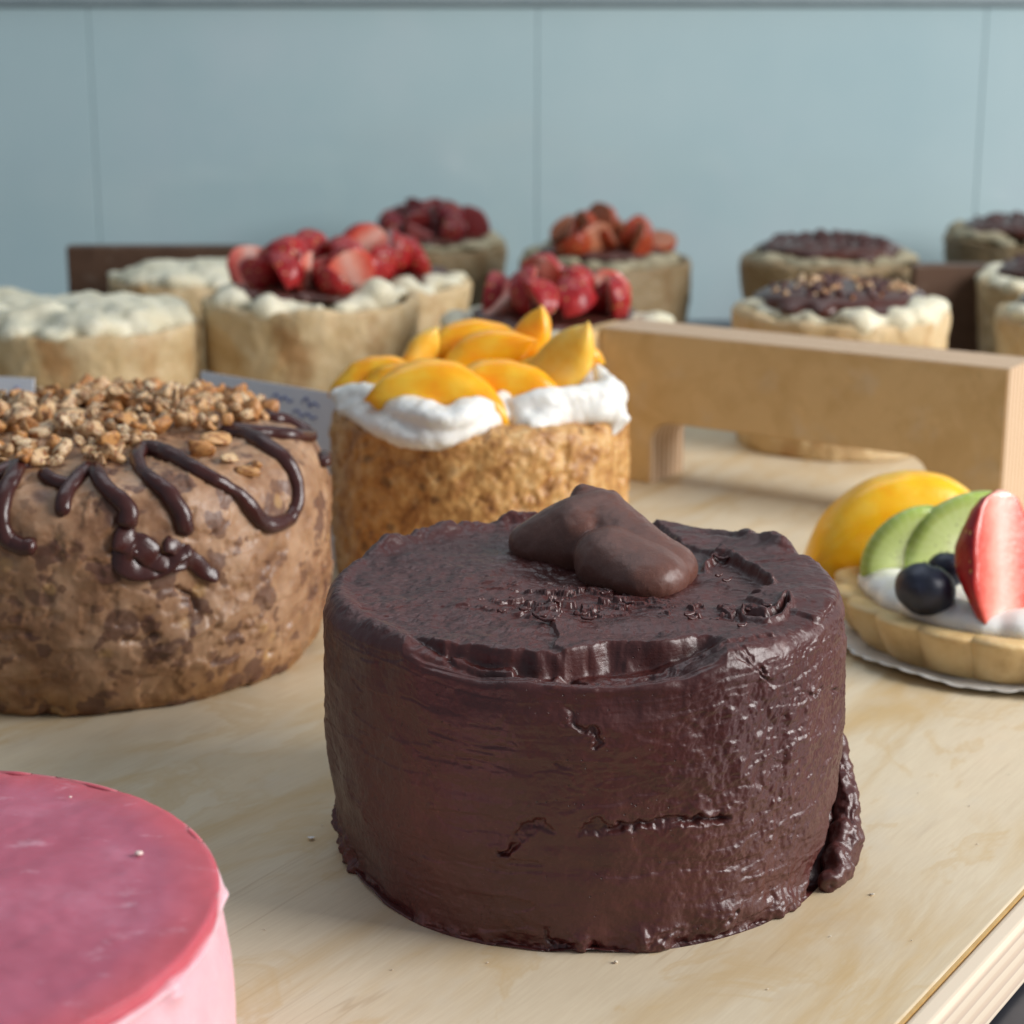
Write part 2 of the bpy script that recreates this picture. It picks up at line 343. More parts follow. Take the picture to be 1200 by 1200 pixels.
M = dict(frost=m_frosting(), topper=m_topper(), nutcake=m_nutcake(), ganache=m_ganache(), nut=m_nut(), apcake=m_apricot_cake(),
    apricot=m_fruit('apricot_flesh', (.95, .35, .006), (.97, .45, .010), (.97, .58, .05), .28, sss=.3),
    apricot_pale=m_fruit('pale_apricot_flesh', (.88, .46, .03), (.90, .54, .07), (.90, .62, .16), .33, sss=.3),
    peach=m_fruit('peach_flesh', (.98, .45, .008), (.98, .52, .012), (.98, .60, .06), .28, sss=.3),
    kiwi=m_kiwi(),
    sskin=m_strawberry_skin(), sflesh=m_strawberry_flesh(), crust=m_crust(), pastry=m_pastry(), pastry_shade=m_pastry(True), custard_shade=m_simple('shade_tinted_cream', [(.3, (.26, .22, .13)), (.7, (.40, .35, .23))], .9, .55, 2.5, .08, .6),  # second pastry and cream carry the rear pies' shade in their colour
    cream=m_simple('whipped_cream', [(.3, (.80, .79, .74)), (.7, (.86, .85, .81))], .8, .42, 2.5, .05, .5, sss=.35, sssr=(1, .9, .7), sss_scale=.3),
    custard=m_simple('pale_cream_filling', [(.3, (.66, .60, .42)), (.7, (.80, .76, .60))], .8, .5, 2.5, .1, .6, sss=.2, sssr=(1, .9, .6), sss_scale=.3),
    glaze=m_simple('chocolate_sauce', [(.3, (.060, .018, .012)), (.7, (.10, .03, .02))], .8, .3, 2, .05, .4),
    blueberry=m_simple('blueberry_skin', [(.3, (.008, .009, .018)), (.55, (.018, .022, .045)), (.8, (.07, .085, .13))], 1.4, .42, 9, .01, .5),
    bluecrown=m_simple('blueberry_crown', [(.3, (.008, .008, .014)), (.7, (.03, .03, .045))], 2, .6, 6, .03, .6),
    pinktop=None, paper=None, card=None,
    wood=m_wood('birch_tray_board', (.66, .56, .40), (.57, .41, .21), (.40, .27, .15)),
    wood2=m_wood('birch_handle_board', (.70, .48, .23), (.60, .39, .165), (.42, .26, .11)),
    ply=m_ply('plywood_edge'), plyz=m_ply('plywood_side_edge', 2, 1.25), joint=m_simple('yellow_glue_line', [(.3, (.50, .30, .10)), (.7, (.60, .40, .16))], 3, .5, 8, .01),
    brown=m_wood('shade_toned_board', (.115, .062, .038), (.085, .044, .026), (.06, .03, .02)))  # dark brown puts the back boards' shade into the wood colour

def m_pinktop():
    t = NT('raspberry_glaze'); f = t.noise(.55, 5, .6); x, y, z = t.xyz()
    col = t.ramp(f, [(.3, (.46, .10, .155)), (.55, (.51, .13, .195)), (.75, (.58, .20, .28))])
    r = t.math('SQRT', t.math('ADD', t.math('MULTIPLY', x, x), t.math('MULTIPLY', y, y)))
    edge = t.ramp(t.math('ADD', t.math('MULTIPLY', r, .165), t.math('MULTIPLY', t.noise(.7, 3), .1)), [(.88, 0.0), (1.02, 1.0)])
    col = t.mix(t.math('MULTIPLY', edge, .5), col, (.64, .09, .09))
    p = t.ramp(t.noise(.9, 4, .6, t.map((1, 1.6, 1), loc=(5, 2, 0))), [(.62, 0.0), (.74, 1.0)]); col = t.mix(t.math('MULTIPLY', p, .6), col, (.74, .42, .50))
    return t.done(col, .42, t.bump(t.noise(4, 3), .012, .4), sss=.3, sssr=(1, .3, .3), sss_scale=.3, coat=.05, coatr=.3, spec=.35)
M['pinktop'] = m_pinktop()
M['pinkside'] = m_simple('pink_mousse', [(.3, (.76, .38, .43)), (.7, (.84, .52, .56))], .6, .45, 3, .03, .4, sss=.4, sssr=(1, .5, .5), sss_scale=.4)
M['pinkcrumb'] = m_simple('pale_mousse_speck', [(.3, (.80, .60, .55)), (.7, (.84, .70, .62))], 2, .5, 6, .02, .5)
M['paper'] = m_simple('white_paper', [(.3, (.72, .71, .68)), (.7, (.78, .77, .74))], 1.2, .6, 5, .02, .4)
M['card'] = m_simple('white_card', [(.3, (.82, .86, .96)), (.7, (.86, .89, .97))], .5, .5, 8, .005, .3)
M['ink'] = m_simple('blue_ink', [(.3, (.12, .17, .42)), (.7, (.18, .24, .5))], 2, .6, 8, 0)
M['crumb'] = m_simple('pale_crumb', [(.3, (.62, .52, .38)), (.7, (.78, .72, .60))], 4, .6, 10, .02, .5)
def m_wall():
    t = NT('painted_wall_panel'); f = t.noise(.05, 4, .55); col = t.ramp(f, [(.35, (.47, .635, .665)), (.65, (.54, .69, .71))])
    v = t.noise(.5, 3, .5, t.map((1, 1, .05))); col = t.mix(t.math('MULTIPLY', v, .12), col, (.44, .60, .65)); lil = t.ramp(t.noise(.045, 5, .6, t.map((1, 1, 1), loc=(31, 0, 12))), [(.5, 0.0), (.68, 1.0)]); col = t.mix(t.math('MULTIPLY', lil, .35), col, (.62, .68, .74))  # lilac mottling stands in for faint reflections, put into the colour
    return t.done(col, t.ramp(t.noise(.035, 5, .6), [(.4, .10), (.62, .22)]), None, spec=.5, coat=.5, coatr=.06)
M['wall'] = m_wall()
M['trim'] = m_simple('grey_trim', [(.3, (.26, .33, .35)), (.7, (.32, .39, .41))], .4, .4, 3, .01, .3)
M['steel'] = m_simple('dark_steel_counter', [(.3, (.045, .05, .065)), (.7, (.075, .08, .10))], .25, .32, 3, .01, .3, metal=.6)

# ================================================================ SETTING
counter = box('counter', -160, 160, -20, 131, -4.6, -1.7, M['steel'], bev=.1); tag(counter, kind='structure')
wall = empty('back_wall', (0, 131, 0)); tag(wall, kind='structure')
WY = 0.0
for k in range(-3, 4):                                             # wide glossy panels with open joints
    x0 = 1.65 + k * 29.7
    box('wall_panel', x0 + .015, x0 + 29.685, WY, WY + 1.2, -1.7, 19.15, M['wall'], wall, .08)
box('wall_backing', -110, 120, WY + 1.22, WY + 3, -1.7, 60, M['wall'], wall, 0)
for k in range(-3, 4):
    x0 = 1.65 + k * 29.7
    box('upper_panel', x0 + .015, x0 + 29.685, WY + .1, WY + 1.2, 20.3, 58, M['wall'], wall, .08)
box('wall_rail', -110, 120, WY - .5, WY + 1.25, 19.25, 20.2, M['trim'], wall, .1)

# ---- tray: local frame turned so local y runs along the grain
TA = R(-33.8)
tray = empty('wooden_tray', (0, 0, 0), TA)
tag(tray, 'pale birch plywood serving tray carrying the cakes, with raised handle at its back', 'tray')
box('tray_board', -75, -12.25, 6, 92, -1.55, 0, M['wood'], tray, .05)
box('joint_line', -12.25, -12.18, 6, 92, -1.5, -.03, M['joint'], tray, 0)
box('edge_strip', -12.18, -11.66, 6, 92, -1.60, -.01, M['plyz'], tray, .14, 4)
# handle board with a rounded hand hole (opening reaches down to the board)
def handle(parent, m, mp, x0, x1, y0, y1, z1, hx0, hx1, hz, rr=.9):
    outer = [(x0, 0.003), (hx0, 0.003)]
    n = 8
    for k in range(n + 1): a = math.pi - k / n * math.pi / 2; outer.append((hx0 + rr + rr * math.cos(a), hz - rr + rr * math.sin(a)))
    for k in range(n + 1): a = math.pi / 2 - k / n * math.pi / 2; outer.append((hx1 - rr + rr * math.cos(a), hz - rr + rr * math.sin(a)))
    outer += [(hx1, 0.003), (x1, 0.003), (x1, z1), (x0, z1)]
    bm = bmesh.new(); vf = [bm.verts.new(Vector((x, y0, z)) * CM) for x, z in outer]; f = bm.faces.new(vf)
    r = bmesh.ops.extrude_face_region(bm, geom=[f]); nv = [v for v in r['geom'] if isinstance(v, bmesh.types.BMVert)]
    for v in nv: v.co.y = y1 * CM
    bmesh.ops.recalc_face_normals(bm, faces=bm.faces[:])
    bmesh.ops.bevel(bm, geom=[e for e in bm.edges if abs(e.verts[0].co.y - e.verts[1].co.y) < 1e-6], offset=.06 * CM, segments=2, affect='EDGES')
    for f in bm.faces:
        f.material_index = 1 if abs(f.normal.y) < .5 else 0
    me = bpy.data.meshes.new('handle_board'); bm.to_mesh(me); bm.free()
    return link('handle_board', me, (m, mp), parent, smooth=False)
handle(tray, M['wood2'], M['ply'], -40.4, -23.1, 66.8, 69.6, 6.25, -37.9, -26.0, 2.6, .9)
box('handle_return', -41.35, -40.43, 62.2, 69.6, .003, 6.1, M['wood2'], tray, .06)

# brown boards of the trays further back
def brown_board(px0, px1, py, z, name, label, th=1.2, ang=0.0):
    a = at(px0, py, z); b = at(px1, py, z)
    o = box(name, a.x, b.x, a.y, a.y + th, -1.7, z, M['brown'], None, .1)
    tag(o, label, 'board'); return o
brown_board(77, 292, 289, 6.0, 'brown_board', 'dark brown upright board standing behind the cream pies at far left')
brown_board(1072, 1230, 311, 5.6, 'brown_board', 'dark brown upright board behind the nut pies at far right')

# ================================================================ MAIN CHOCOLATE CAKE
CX, CY, CR, CZ = 1.6, 41.55, 5.95, 6.2
def chocolate_cake():
    root = empty('chocolate_cake', (CX, CY, 0)); tag(root, 'large dark chocolate frosted round cake in front with chocolate dollop on top', 'cake')
    th = np.concatenate([np.linspace(R(-112), R(112), 1150, endpoint=False), np.linspace(R(112), R(248), 260, endpoint=False)])
    rows = []                                                     # profile: (radius, z, nr, nz)
    for s in np.linspace(0, 1, 10, endpoint=False): rows.append((CR * .9 + .1 * CR * s - .12, 0.0 + .02 * s, .3, -.95))
    sh = .42
    for z in np.linspace(.02, CZ - sh, 235, endpoint=False):
        t = z / CZ; rows.append((CR - .10 - .17 * (1 - t) ** 2 + .06 * math.sin(t * 3.1), z, 1, 0))
    r0 = CR - .10
    for a in np.linspace(0, math.pi / 2, 34, endpoint=False): rows.append((r0 - sh + sh * math.cos(a), CZ - sh + sh * math.sin(a), math.cos(a), math.sin(a)))
    for r in np.linspace(r0 - sh, .06, 165): rows.append((r, CZ, 0, 1))
    rows = np.array(rows); n, m = len(rows), len(th)
    rr, zz = rows[:, 0][:, None], rows[:, 1][:, None]; S, Cc = np.sin(th)[None], -np.cos(th)[None]
    P = np.stack([rr * S, rr * Cc, zz + 0 * S], -1); N = np.stack([rows[:, 2][:, None] * S, rows[:, 2][:, None] * Cc, rows[:, 3][:, None] + 0 * S], -1)
    P = P.reshape(-1, 3); N = N.reshape(-1, 3); TH = np.broadcast_to(th[None], (n, m)).ravel(); Z = P[:, 2]
    RR = np.hypot(P[:, 0], P[:, 1]); top = sst(.7, 1.0, N[:, 2]); side = 1 - sst(.2, .8, np.abs(N[:, 2]))
    W = P + np.array([CX, CY, 0]); x, y = proj(W)
    view = W - np.array([0, 0, CH]); vis = (np.einsum('ij,ij->i', view, N) < 0).astype(float)
    wob = fbm(P * 1.7, 3, 50) * 8; wob2 = fbm(P * 5, 2, 60) * 2.0; x2, y2 = x + wob + wob2, y + fbm(P * 1.7, 3, 70) * 6 + fbm(P * 5, 2, 75) * 1.8
    deg = np.degrees(TH)
    SP = np.stack([TH * CR, Z, 0 * Z], -1)
    d = .10 * fbm(P * .38, 3, 1) + .035 * fbm(P * 1.3, 3, 2)
    streak = fbm(np.stack([TH * CR * .35, (Z + .08 * TH) * 3.2, RR * 0 + 4], -1), 3, 5)
    d += side * .016 * streak
    # bubbly coarse area on the lit right flank
    rough = np.exp(-((deg - 36) / 24) ** 2) * sst(.8, 2.0, Z) * (1 - sst(5.0, 5.9, Z))
    cell = fbm(P * 4.2, 3, 9, .45); d += side * rough * .038 * np.clip(cell, -.6, 1) + side * (.006 + .010 * sst(0, 60, deg)) * fbm(P * 9, 2, 12)
    low = 1 - sst(.25, 1.25, Z); d += side * low * .07 * fbm(P * 2.0, 3, 14) * sst(-40, 30, deg) + side * (1 - sst(.0, .3, Z)) * .11 * (fbm(P * 2.2, 4, 15))
    # smear ledges: spread frosting ends in ragged steps
    tap = .26 * (1 - Z / CZ) ** 1.6 * sst(-20, -75, deg) * (RR > 4)
    lg = fbm(np.stack([TH * 2.2, Z * 1.6, RR * 0 + 9], -1), 4, 21); d += side * .022 * sst(.16, .26, lg) * sst(10, 40, deg)
    lg = fbm(np.stack([TH * 2.6, Z * 2.2, RR * 0 + 3], -1), 4, 23); d -= side * .018 * sst(.28, .36, lg)
    # scoop under the front lip
    # the top layer stops short of the wall: a torn trough runs behind a lower outer lip
    hx = np.interp(x + wob * .6, [478, 500, 530, 560, 600, 650, 672, 700, 770, 800, 830, 852], [0, .45, .8, 1, 1, .95, 1.1, 1.1, 1.05, .85, .45, 0])
    ylip = np.interp(x, [478, 500, 520, 560, 640, 662, 690, 760, 830, 852], [735, 744, 752, 757, 761, 762, 757, 752, 747, 752]) + fbm(P * .8, 3, 220) * 5 + wob2 * .12
    yrim = 781 - .00022 * (x - 683) ** 2
    front = vis * (N[:, 2] > -.01) * (y > 700)
    trough = sst(-1.0, 6.5, y - ylip) * (1 - sst(-9, 5, y - yrim))
    shelf = sst(0, 6, y - yrim + 6) * 1.0
    dz = -hx * vis * (.56 * trough + .33 * shelf * sst(3.6, 5.9, Z) * (1 - trough))
    dz = dz * sst(700, 720, y)
    d += vis * hx * .045 * np.exp(-((y - yrim - 9) / 6.0) ** 2) * (1 + .5 * fbm(P * 2.5, 3, 33)) + vis * .035 * np.exp(-((y - ylip + 3) / 3.0) ** 2) * hx
    dz += vis * hx * .16 * sst(3, 6, y - ylip) * (1 - sst(8, 12, y - ylip)) * sst(.0, .25, fbm(P * .9, 3, 34)) * (x < 690)
    wob3 = fbm(P * 4.0, 3, 210) * 5
    def groove(poly, wdt, dep, lip=.4, jag=1.0):
        dd = pdist(x + wob * jag + wob2 * 1.8, y + (y2 - y) * jag * 1.3 + wob3, poly); mod = np.clip(.55 + 1.3 * fbm(P * 1.5, 4, 201), .0, 1.4); up = sst(-.3, .6, fbm(P * 1.1, 2, 203))
        return vis * mod * (-.85 * dep * sst(1.5, .35, dd / wdt) + dep * lip * .35 * up * np.exp(-((dd - wdt * 1.9) / (wdt * .7)) ** 2))
    d += groove([(662, 812), (672, 826), (690, 838), (704, 848), (694, 862)], 4, .075)
    d += groove([(585, 1000), (598, 992), (606, 978), (630, 972), (662, 974), (684, 982), (708, 972), (750, 966), (800, 964), (850, 959)], 5.5, .13, .45)
    d += groove([(848, 760), (872, 774), (888, 788), (902, 800), (930, 806), (960, 812), (996, 812)], 2.4, .07, .8, .5)
    d += groove([(868, 758), (884, 772), (896, 786)], 3, .09, .8, .5)
    d += groove([(650, 900), (690, 894)], 3, .04)
    d += groove([(770, 1095), (800, 1082), (850, 1072)], 5, .09, .5); d += groove([(640, 1098), (660, 1108), (690, 1112)], 5, .1, .5)
    # folded flap of frosting at the right foot, lump at the left foot
    dd = pdist(deg * 1.0 + fbm(P * .7, 2, 40) * 2, Z * 10 + fbm(P * .8, 2, 41) * 1.0, [(99, 23), (92, 18), (86, 12.5), (80, 8), (73, 4), (67, .5)])
    ins = pdist(deg, Z * 10 + fbm(P * .8, 2, 41) * 1.0, [(86, 21), (80, 16), (73, 11), (67, 7), (61, 3)])
    d -= side * .38 * np.exp(-(ins / 2.8) ** 4)
    dd = pdist(deg, Z * 10 + fbm(P * 2.6, 3, 44) * 2, [(-92, 7), (-78, 4), (-70, 1)]); d += side * .20 * np.exp(-(dd / 3.5) ** 2) * (1 + .6 * fbm(P * 3, 3, 45))
    for (a, zc, ra, am) in ((12, .25, 3.5, .22), (-2, .10, 2.5, .2), (46, .2, 4, .16), (30, .5, 4, .12)):
        d += side * am * np.exp(-(((deg - a) / ra) ** 2 + ((Z - zc) / .28) ** 2)) * (1 + .5 * fbm(P * 4, 3, 46))
    # ---- top
    tp = top * sst(0, .25, CR - RR)
    sw = fbm(np.stack([P[:, 0] * .5 + .25 * P[:, 1], P[:, 1] * 1.9, 0 * Z], -1), 5, 80); d += top * .055 * sw
    d += top * (.028 * fbm(P * 4.2, 4, 82) * sst(60, -80, x - 690) + .010 * fbm(P * 9, 3, 83))
    lay = fbm(np.stack([P[:, 0] * .42, P[:, 1] * .8, 0 * Z + 5], -1), 5, 85); d += top * .022 * sst(.05, .10, lay)
    def layer(poly, h, e=1.5): return tp * h * sst(e, -e, sdpoly(x + wob * .8 + wob2, y + wob2 * .6 + wob * .25, poly))
    d += layer([(655, 745), (640, 726), (700, 720), (770, 727), (830, 729), (885, 736), (905, 746), (840, 760), (690, 775), (655, 760)], .09)
    d += layer([(735, 590), (800, 596), (905, 640), (975, 640), (990, 690), (960, 730), (900, 716), (880, 706), (902, 690), (868, 668), (845, 660), (800, 640)], .11)
    dr = pdist(x + wob * .4 + wob2, y + wob2 * .5, [(826, 670), (836, 658), (848, 655), (872, 668), (904, 688)]); d += tp * .20 * np.exp(-(dr / 3.2) ** 2)
    dr = pdist(x + wob * .3, y + wob2 * .3, [(876, 724), (898, 729), (914, 723), (922, 713)]); d += .16 * vis * np.exp(-((dr - 5) / 2.6) ** 2) - .12 * vis * np.exp(-(dr / 3.5) ** 2)
    sv = sst(.25, .5, fbm(P * np.array([2.6, 4.5, 1]), 4, 88)) * np.exp(-(((x - 665) / 95) ** 2 + ((y - 705) / 17) ** 2)); d += tp * .17 * sv
    sv = sst(.35, .6, fbm(P * np.array([3, 4.5, 1]), 4, 89)) * np.exp(-(((x - 830) / 60) ** 2 + ((y - 722) / 9) ** 2)); d += tp * .14 * sv
    # rims: torn raised edge at the back left, low rim at the left, curl at the back right
    edge = np.exp(-((RR - 5.45) / .28) ** 2)
    ang = deg % 360
    bl = sst(180, 192, ang) * (1 - sst(232, 252, ang)); ruff = fbm(np.stack([TH * 9, RR * 2.2, 0 * Z], -1), 4, 90)
    d += np.where(N[:, 2] > .35, 1, 0) * bl * edge * (.25 + .12 * ruff + .04 * fbm(P * np.array([5, 5, 1]), 3, 93))
    bl2 = sst(165, 180, ang) * (1 - sst(195, 205, ang)); d += np.where(N[:, 2] > .35, 1, 0) * bl2 * edge * .10
    lf = sst(238, 262, ang) * (1 - sst(318, 338, ang)); d += np.where(N[:, 2] > .35, 1, 0) * lf * np.exp(-((RR - 5.5) / .22) ** 2) * (.09 + .03 * ruff)
    br = sst(112, 118, ang) * (1 - sst(130, 137, ang)); d += np.where(N[:, 2] > .2, 1, 0) * br * edge * (.14 + .12 * ruff)
    br = sst(127, 133, ang) * (1 - sst(142, 148, ang)); d -= np.where(N[:, 2] > .2, 1, 0) * br * np.exp(-((RR - 5.3) / .16) ** 2) * .14
    P = P + N * d[:, None]; P[:, :2] *= (1 - tap / CR)[:, None]
    P[:, 2] += dz; P[:, :2] *= (1 + .05 * dz * sst(5.0, 6.0, Z))[:, None]
    P[:, 2] = np.maximum(P[:, 2], 0.004)
    link('frosting', grid_mesh('frosting', P.reshape(n, m, 3)), M['frost'], root)
    fold = []
    for q in catmull([Vector(v) for v in ((93, 2.55, 0), (89, 2.0, 1), (85, 1.5, 2), (80, 1.02, 3), (75, .68, 4), (70, .42, 5), (62, .20, 6))], 7):
        u = q.z / 6; rr = CR - .30 + .46 * math.sin(min(1, u * 1.15 + .08) * math.pi * .62); rad = .14 + .20 * math.sin(min(1, u * 1.2 + .05) * math.pi * .8) + .035 * math.sin(q.z * 5.1); a = R(q.x)
        fold.append(((rr * math.sin(a), -rr * math.cos(a), max(q.y, rad * .8)), (rad, rad, rad * 1.15), 0))
        if u > .25: fold.append((((rr - .02) * math.sin(a), -(rr - .02) * math.cos(a), max(q.y * .5, .2)), (rad * .85, rad * .85, max(q.y * .5, .2)), 0))
    blob('frosting_fold', fold, M['frost'], root, voxel=.045, smooth=4, amp=.17, freq=1.5, seed=12)
    # dollop of two overlapping lobes
    ells = []
    def chain(a, b, r0, r1, n=9):
        for k in range(n):
            t = k / (n - 1); px, py = a[0] + (b[0] - a[0]) * t, a[1] + (b[1] - a[1]) * t
            rx, ry, rz = [r0[q] + (r1[q] - r0[q]) * t ** .9 for q in range(3)]; p = at(px, py, CZ) - Vector((CX, CY, 0))
            ells.append(((p.x, p.y, CZ + .32 * rz), (rx, ry, rz), 0))
    chain((617, 647), (676, 650), (.46, .66, .52), (.95, 1.20, 1.04)); chain((676, 650), (706, 646), (.95, 1.2, 1.04), (.84, .95, 1.14), 5)
    chain((712, 650), (780, 674), (.92, 1.10, 1.06), (.74, 1.0, .58)); chain((714, 672), (756, 684), (.84, 1.15, .80), (1.0, 1.15, .64), 6); chain((682, 640), (716, 642), (.46, .50, 1.16), (.44, .48, 1.12), 4)
    blob('chocolate_dollop', ells, M['topper'], root, voxel=.05, smooth=16, amp=.04, freq=1.3, seed=3)
    # loose shavings curled on the surface
    rng = random.Random(8); spots = [(632, 724, .16), (640, 728, .2), (680, 722, .15), (690, 727, .17), (655, 706, .12), (735, 708, .14), (615, 716, .13), (708, 697, .12), (845, 656, .2), (852, 682, .13), (842, 676, .1), (808, 722, .15), (812, 726, .13), (898, 712, .12), (880, 716, .14), (870, 735, .12), (588, 718, .1)]
    for (px, py, s) in spots:
        p = at(px, py, CZ + .10) - Vector((CX, CY, 0)); a = rng.uniform(-.7, .7); rows = []
        nl = 9
        for i in range(nl):
            u = i / (nl - 1) - .5; wd = s * .32 * math.sqrt(max(.03, 1 - (2 * u) ** 2)); lift = .5 * s * abs(u) + rng.uniform(0, .03)
            tk = .022
            rows.append([(u * 2 * s, -wd, lift), (u * 2 * s, 0, lift + .05), (u * 2 * s, wd, lift + rng.uniform(-.02, .04)), (u * 2 * s, 0, lift - tk)])
        o = link('chocolate_shaving', grid_mesh('chocolate_shaving', np.array(rows)), M['frost'], root, loc=p, rot=(rng.uniform(-.3, .3), 0, a))
    return root
chocolate_cake()

# ================================================================ CARAMEL NUT CAKE
def lathe_body(name, prof, m, root, cols=420, amp=.1, freq=1.0, seed=0, fine=.0, ffreq=4, extra=None):
    th = np.linspace(0, 2 * math.pi, cols, endpoint=False); pr = []
    pts = [Vector((p[0], p[1], 0)) for p in prof]; dense = catmull(pts, 1)
    L = [0]
    for a, b in zip(prof, prof[1:]): L.append(L[-1] + math.hypot(b[0] - a[0], b[1] - a[1]))
    cur = catmull(pts, 24); cp = np.array([[p.x, p.y] for p in cur]); dl = np.r_[0, np.cumsum(np.hypot(*np.diff(cp, axis=0).T))]
    k = int(dl[-1] / (2 * math.pi * max(p[0] for p in prof) / cols)); s = np.linspace(0, dl[-1], k)
    r = np.interp(s, dl, cp[:, 0]); z = np.interp(s, dl, cp[:, 1]); dr, dz = np.gradient(r), np.gradient(z); ln = np.hypot(dr, dz) + 1e-9
    nr, nz = dz / ln, -dr / ln
    S, Cc = np.sin(th)[None], -np.cos(th)[None]
    P = np.stack([r[:, None] * S, r[:, None] * Cc, z[:, None] + 0 * S], -1).reshape(-1, 3); N = np.stack([nr[:, None] * S, nr[:, None] * Cc, nz[:, None] + 0 * S], -1).reshape(-1, 3)
    d = amp * fbm(P * freq, 4, seed) + fine * fbm(P * ffreq, 4, seed + 30)
    if extra is not None: d = d + extra(P, N)
    P = P + N * d[:, None]; P[:, 2] = np.maximum(P[:, 2], .004)
    me = grid_mesh(name, P.reshape(k, cols, 3)); return link(name, me, m, root), me
def bvh(me):
    V = [v.co / CM for v in me.vertices]; return BVHTree.FromPolygons(V, [p.vertices[:] for p in me.polygons])
def nut_variants():
    out = []
    for k in range(12):
        bm = bmesh.new(); bmesh.ops.create_icosphere(bm, subdivisions=2, radius=1)
        V = np.array([v.co[:] for v in bm.verts]); rng = np.random.RandomState(k)
        sc = np.array([1.0, rng.uniform(.5, .85), rng.uniform(.4, .7)])
        q = np.sign(V) * np.abs(V) ** rng.uniform(.7, 1.0)
        V2 = q * sc; V2 *= (1 + .22 * fbm(V * 1.2 + k * 9, 2, k))[:, None]; V2[:, 2] += .22 * V2[:, 0] ** 2 * rng.choice([-1, 1])
        for _ in range(5):
            pn = rng.normal(size=3); pn /= np.linalg.norm(pn); hgt = V2 @ pn; lim = rng.uniform(.32, .6) * np.abs(hgt).max(); V2 = V2 - np.maximum(hgt - lim, 0)[:, None] * pn * .93
        groove = np.exp(-(V2[:, 1] / .16) ** 2) * (V2[:, 2] > 0); V2[:, 2] -= .18 * groove
        for v, c in zip(bm.verts, V2): v.co = Vector(c) * CM
        me = bpy.data.meshes.new('nut_piece'); bm.to_mesh(me); bm.free(); me.materials.append(M['nut']); me.shade_smooth(); out.append(me)
    return out
NUTS = nut_variants()
def nut_cake():
    cx, cy = -12.35, 55.7
    root = empty('nut_cake', (cx, cy, 0)); tag(root, 'tan caramel cake with chopped nuts and glossy chocolate drizzle, left of the chocolate cake', 'cake')
    prof = [(5.6, 0.0), (6.1, .12), (6.5, .8), (6.88, 2.3), (6.92, 3.8), (6.82, 5.1), (6.58, 5.9), (5.95, 6.45), (4.7, 6.74), (2.4, 6.84), (.1, 6.86)]
    def ex(P, N):
        deg = np.degrees(np.arctan2(P[:, 0], -P[:, 1])); g = fbm(P * np.array([1, 1, 1.6]) * .8, 4, 130)
        d = -.07 * sst(.25, .36, g) * (1 - sst(2.6, 4.2, P[:, 2])) + .05 * sst(.1, .14, fbm(P * .7, 4, 133))
        c = fbm(P * 2.2, 4, 135); d += .02 * np.abs(c) - .06 * sst(.45, .65, c)
        W = P + np.array([cx, cy, 0]); x, y = proj(W)
        d += -.22 * np.exp(-(pdist(x + 3 * fbm(P * 3, 2, 7), y, [(208, 690), (228, 700), (232, 714)]) / 3.0) ** 2) + .16 * np.exp(-(pdist(x, y, [(195, 765), (225, 742), (262, 722)]) / 5.0) ** 2)
        d += -.16 * np.exp(-(pdist(x, y + 3 * fbm(P * 2, 3, 8), [(145, 748), (165, 750), (182, 742)]) / 4.0) ** 2)
        return d
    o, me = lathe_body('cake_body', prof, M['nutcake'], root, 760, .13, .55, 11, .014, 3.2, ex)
    T = bvh(me); ctr = Vector((cx, cy, 0)); org = Vector((0, 0, CH)) - ctr
    def hit(px, py):
        h = T.ray_cast(org, ray(px, py).normalized()); return (h[0], h[1]) if h[0] else (None, None)
    Z5 = lambda l: [(a / 2.726, 420 + b / 2.726) for a, b in l]
    def drizzle(pts, rad, seed, flat=.8, lift=.35):
        c = catmull([Vector((a, b, 0)) for a, b in pts], 7); out = []
        for p in c:
            h, nn = hit(p.x, p.y)
            if h: out.append(h + nn * (rad if not callable(rad) else rad(.5)) * lift)
        if len(out) < 4: return
        for _ in range(2): out = [out[0]] + [(out[i - 1] + out[i] * 2 + out[i + 1]) / 4 for i in range(1, len(out) - 1)] + [out[-1]]
        if len(out) > 3: tube('chocolate_drizzle', out, rad, M['ganache'], root, 18, .12, seed, flat, up=(-.05, -.8, .6))
    drizzle(Z5([(590, 575), (575, 500), (530, 430), (470, 385), (440, 340), (445, 305), (480, 295), (530, 312), (600, 350), (680, 390), (745, 425), (790, 470), (830, 520), (880, 530), (925, 500), (945, 440), (935, 380), (900, 325), (830, 275), (770, 248), (715, 240)]), lambda t: .235 + .035 * math.sin(t * 23), 1)
    drizzle(Z5([(705, 232), (760, 236), (850, 245), (940, 252), (1000, 256), (1020, 235), (985, 205), (920, 200), (860, 196), (850, 170), (880, 150)]), .225, 2)
    drizzle(Z5([(1030, 240), (1035, 270), (1025, 310), (1030, 350)]), .24, 12)
    drizzle(Z5([(360, 560), (410, 580), (450, 600), (500, 640), (545, 650), (600, 640)]), lambda t: .40 - .1 * t, 3, .35, .15)
    drizzle(Z5([(395, 600), (400, 650), (450, 675), (520, 660), (560, 620), (610, 600)]), lambda t: .42 - .16 * t, 4, .3, .15)
    drizzle(Z5([(520, 590), (560, 600), (610, 640), (660, 680), (700, 690)]), .26, 13, .3, .1)
    drizzle(Z5([(130, 365), (170, 395), (220, 405), (260, 380), (290, 345)]), .21, 5)
    drizzle(Z5([(290, 340), (330, 410), (370, 450), (405, 490), (395, 545)]), lambda t: .22 + .08 * t, 6)
    drizzle(Z5([(275, 350), (240, 400), (205, 450), (200, 510)]), lambda t: .22, 7)
    drizzle(Z5([(60, 345), (40, 390), (15, 450), (5, 520), (30, 575), (80, 600), (120, 600)]), lambda t: .25, 8)
    drizzle(Z5([(110, 345), (60, 350), (0, 375), (-60, 420), (-110, 500)]), .24, 9)
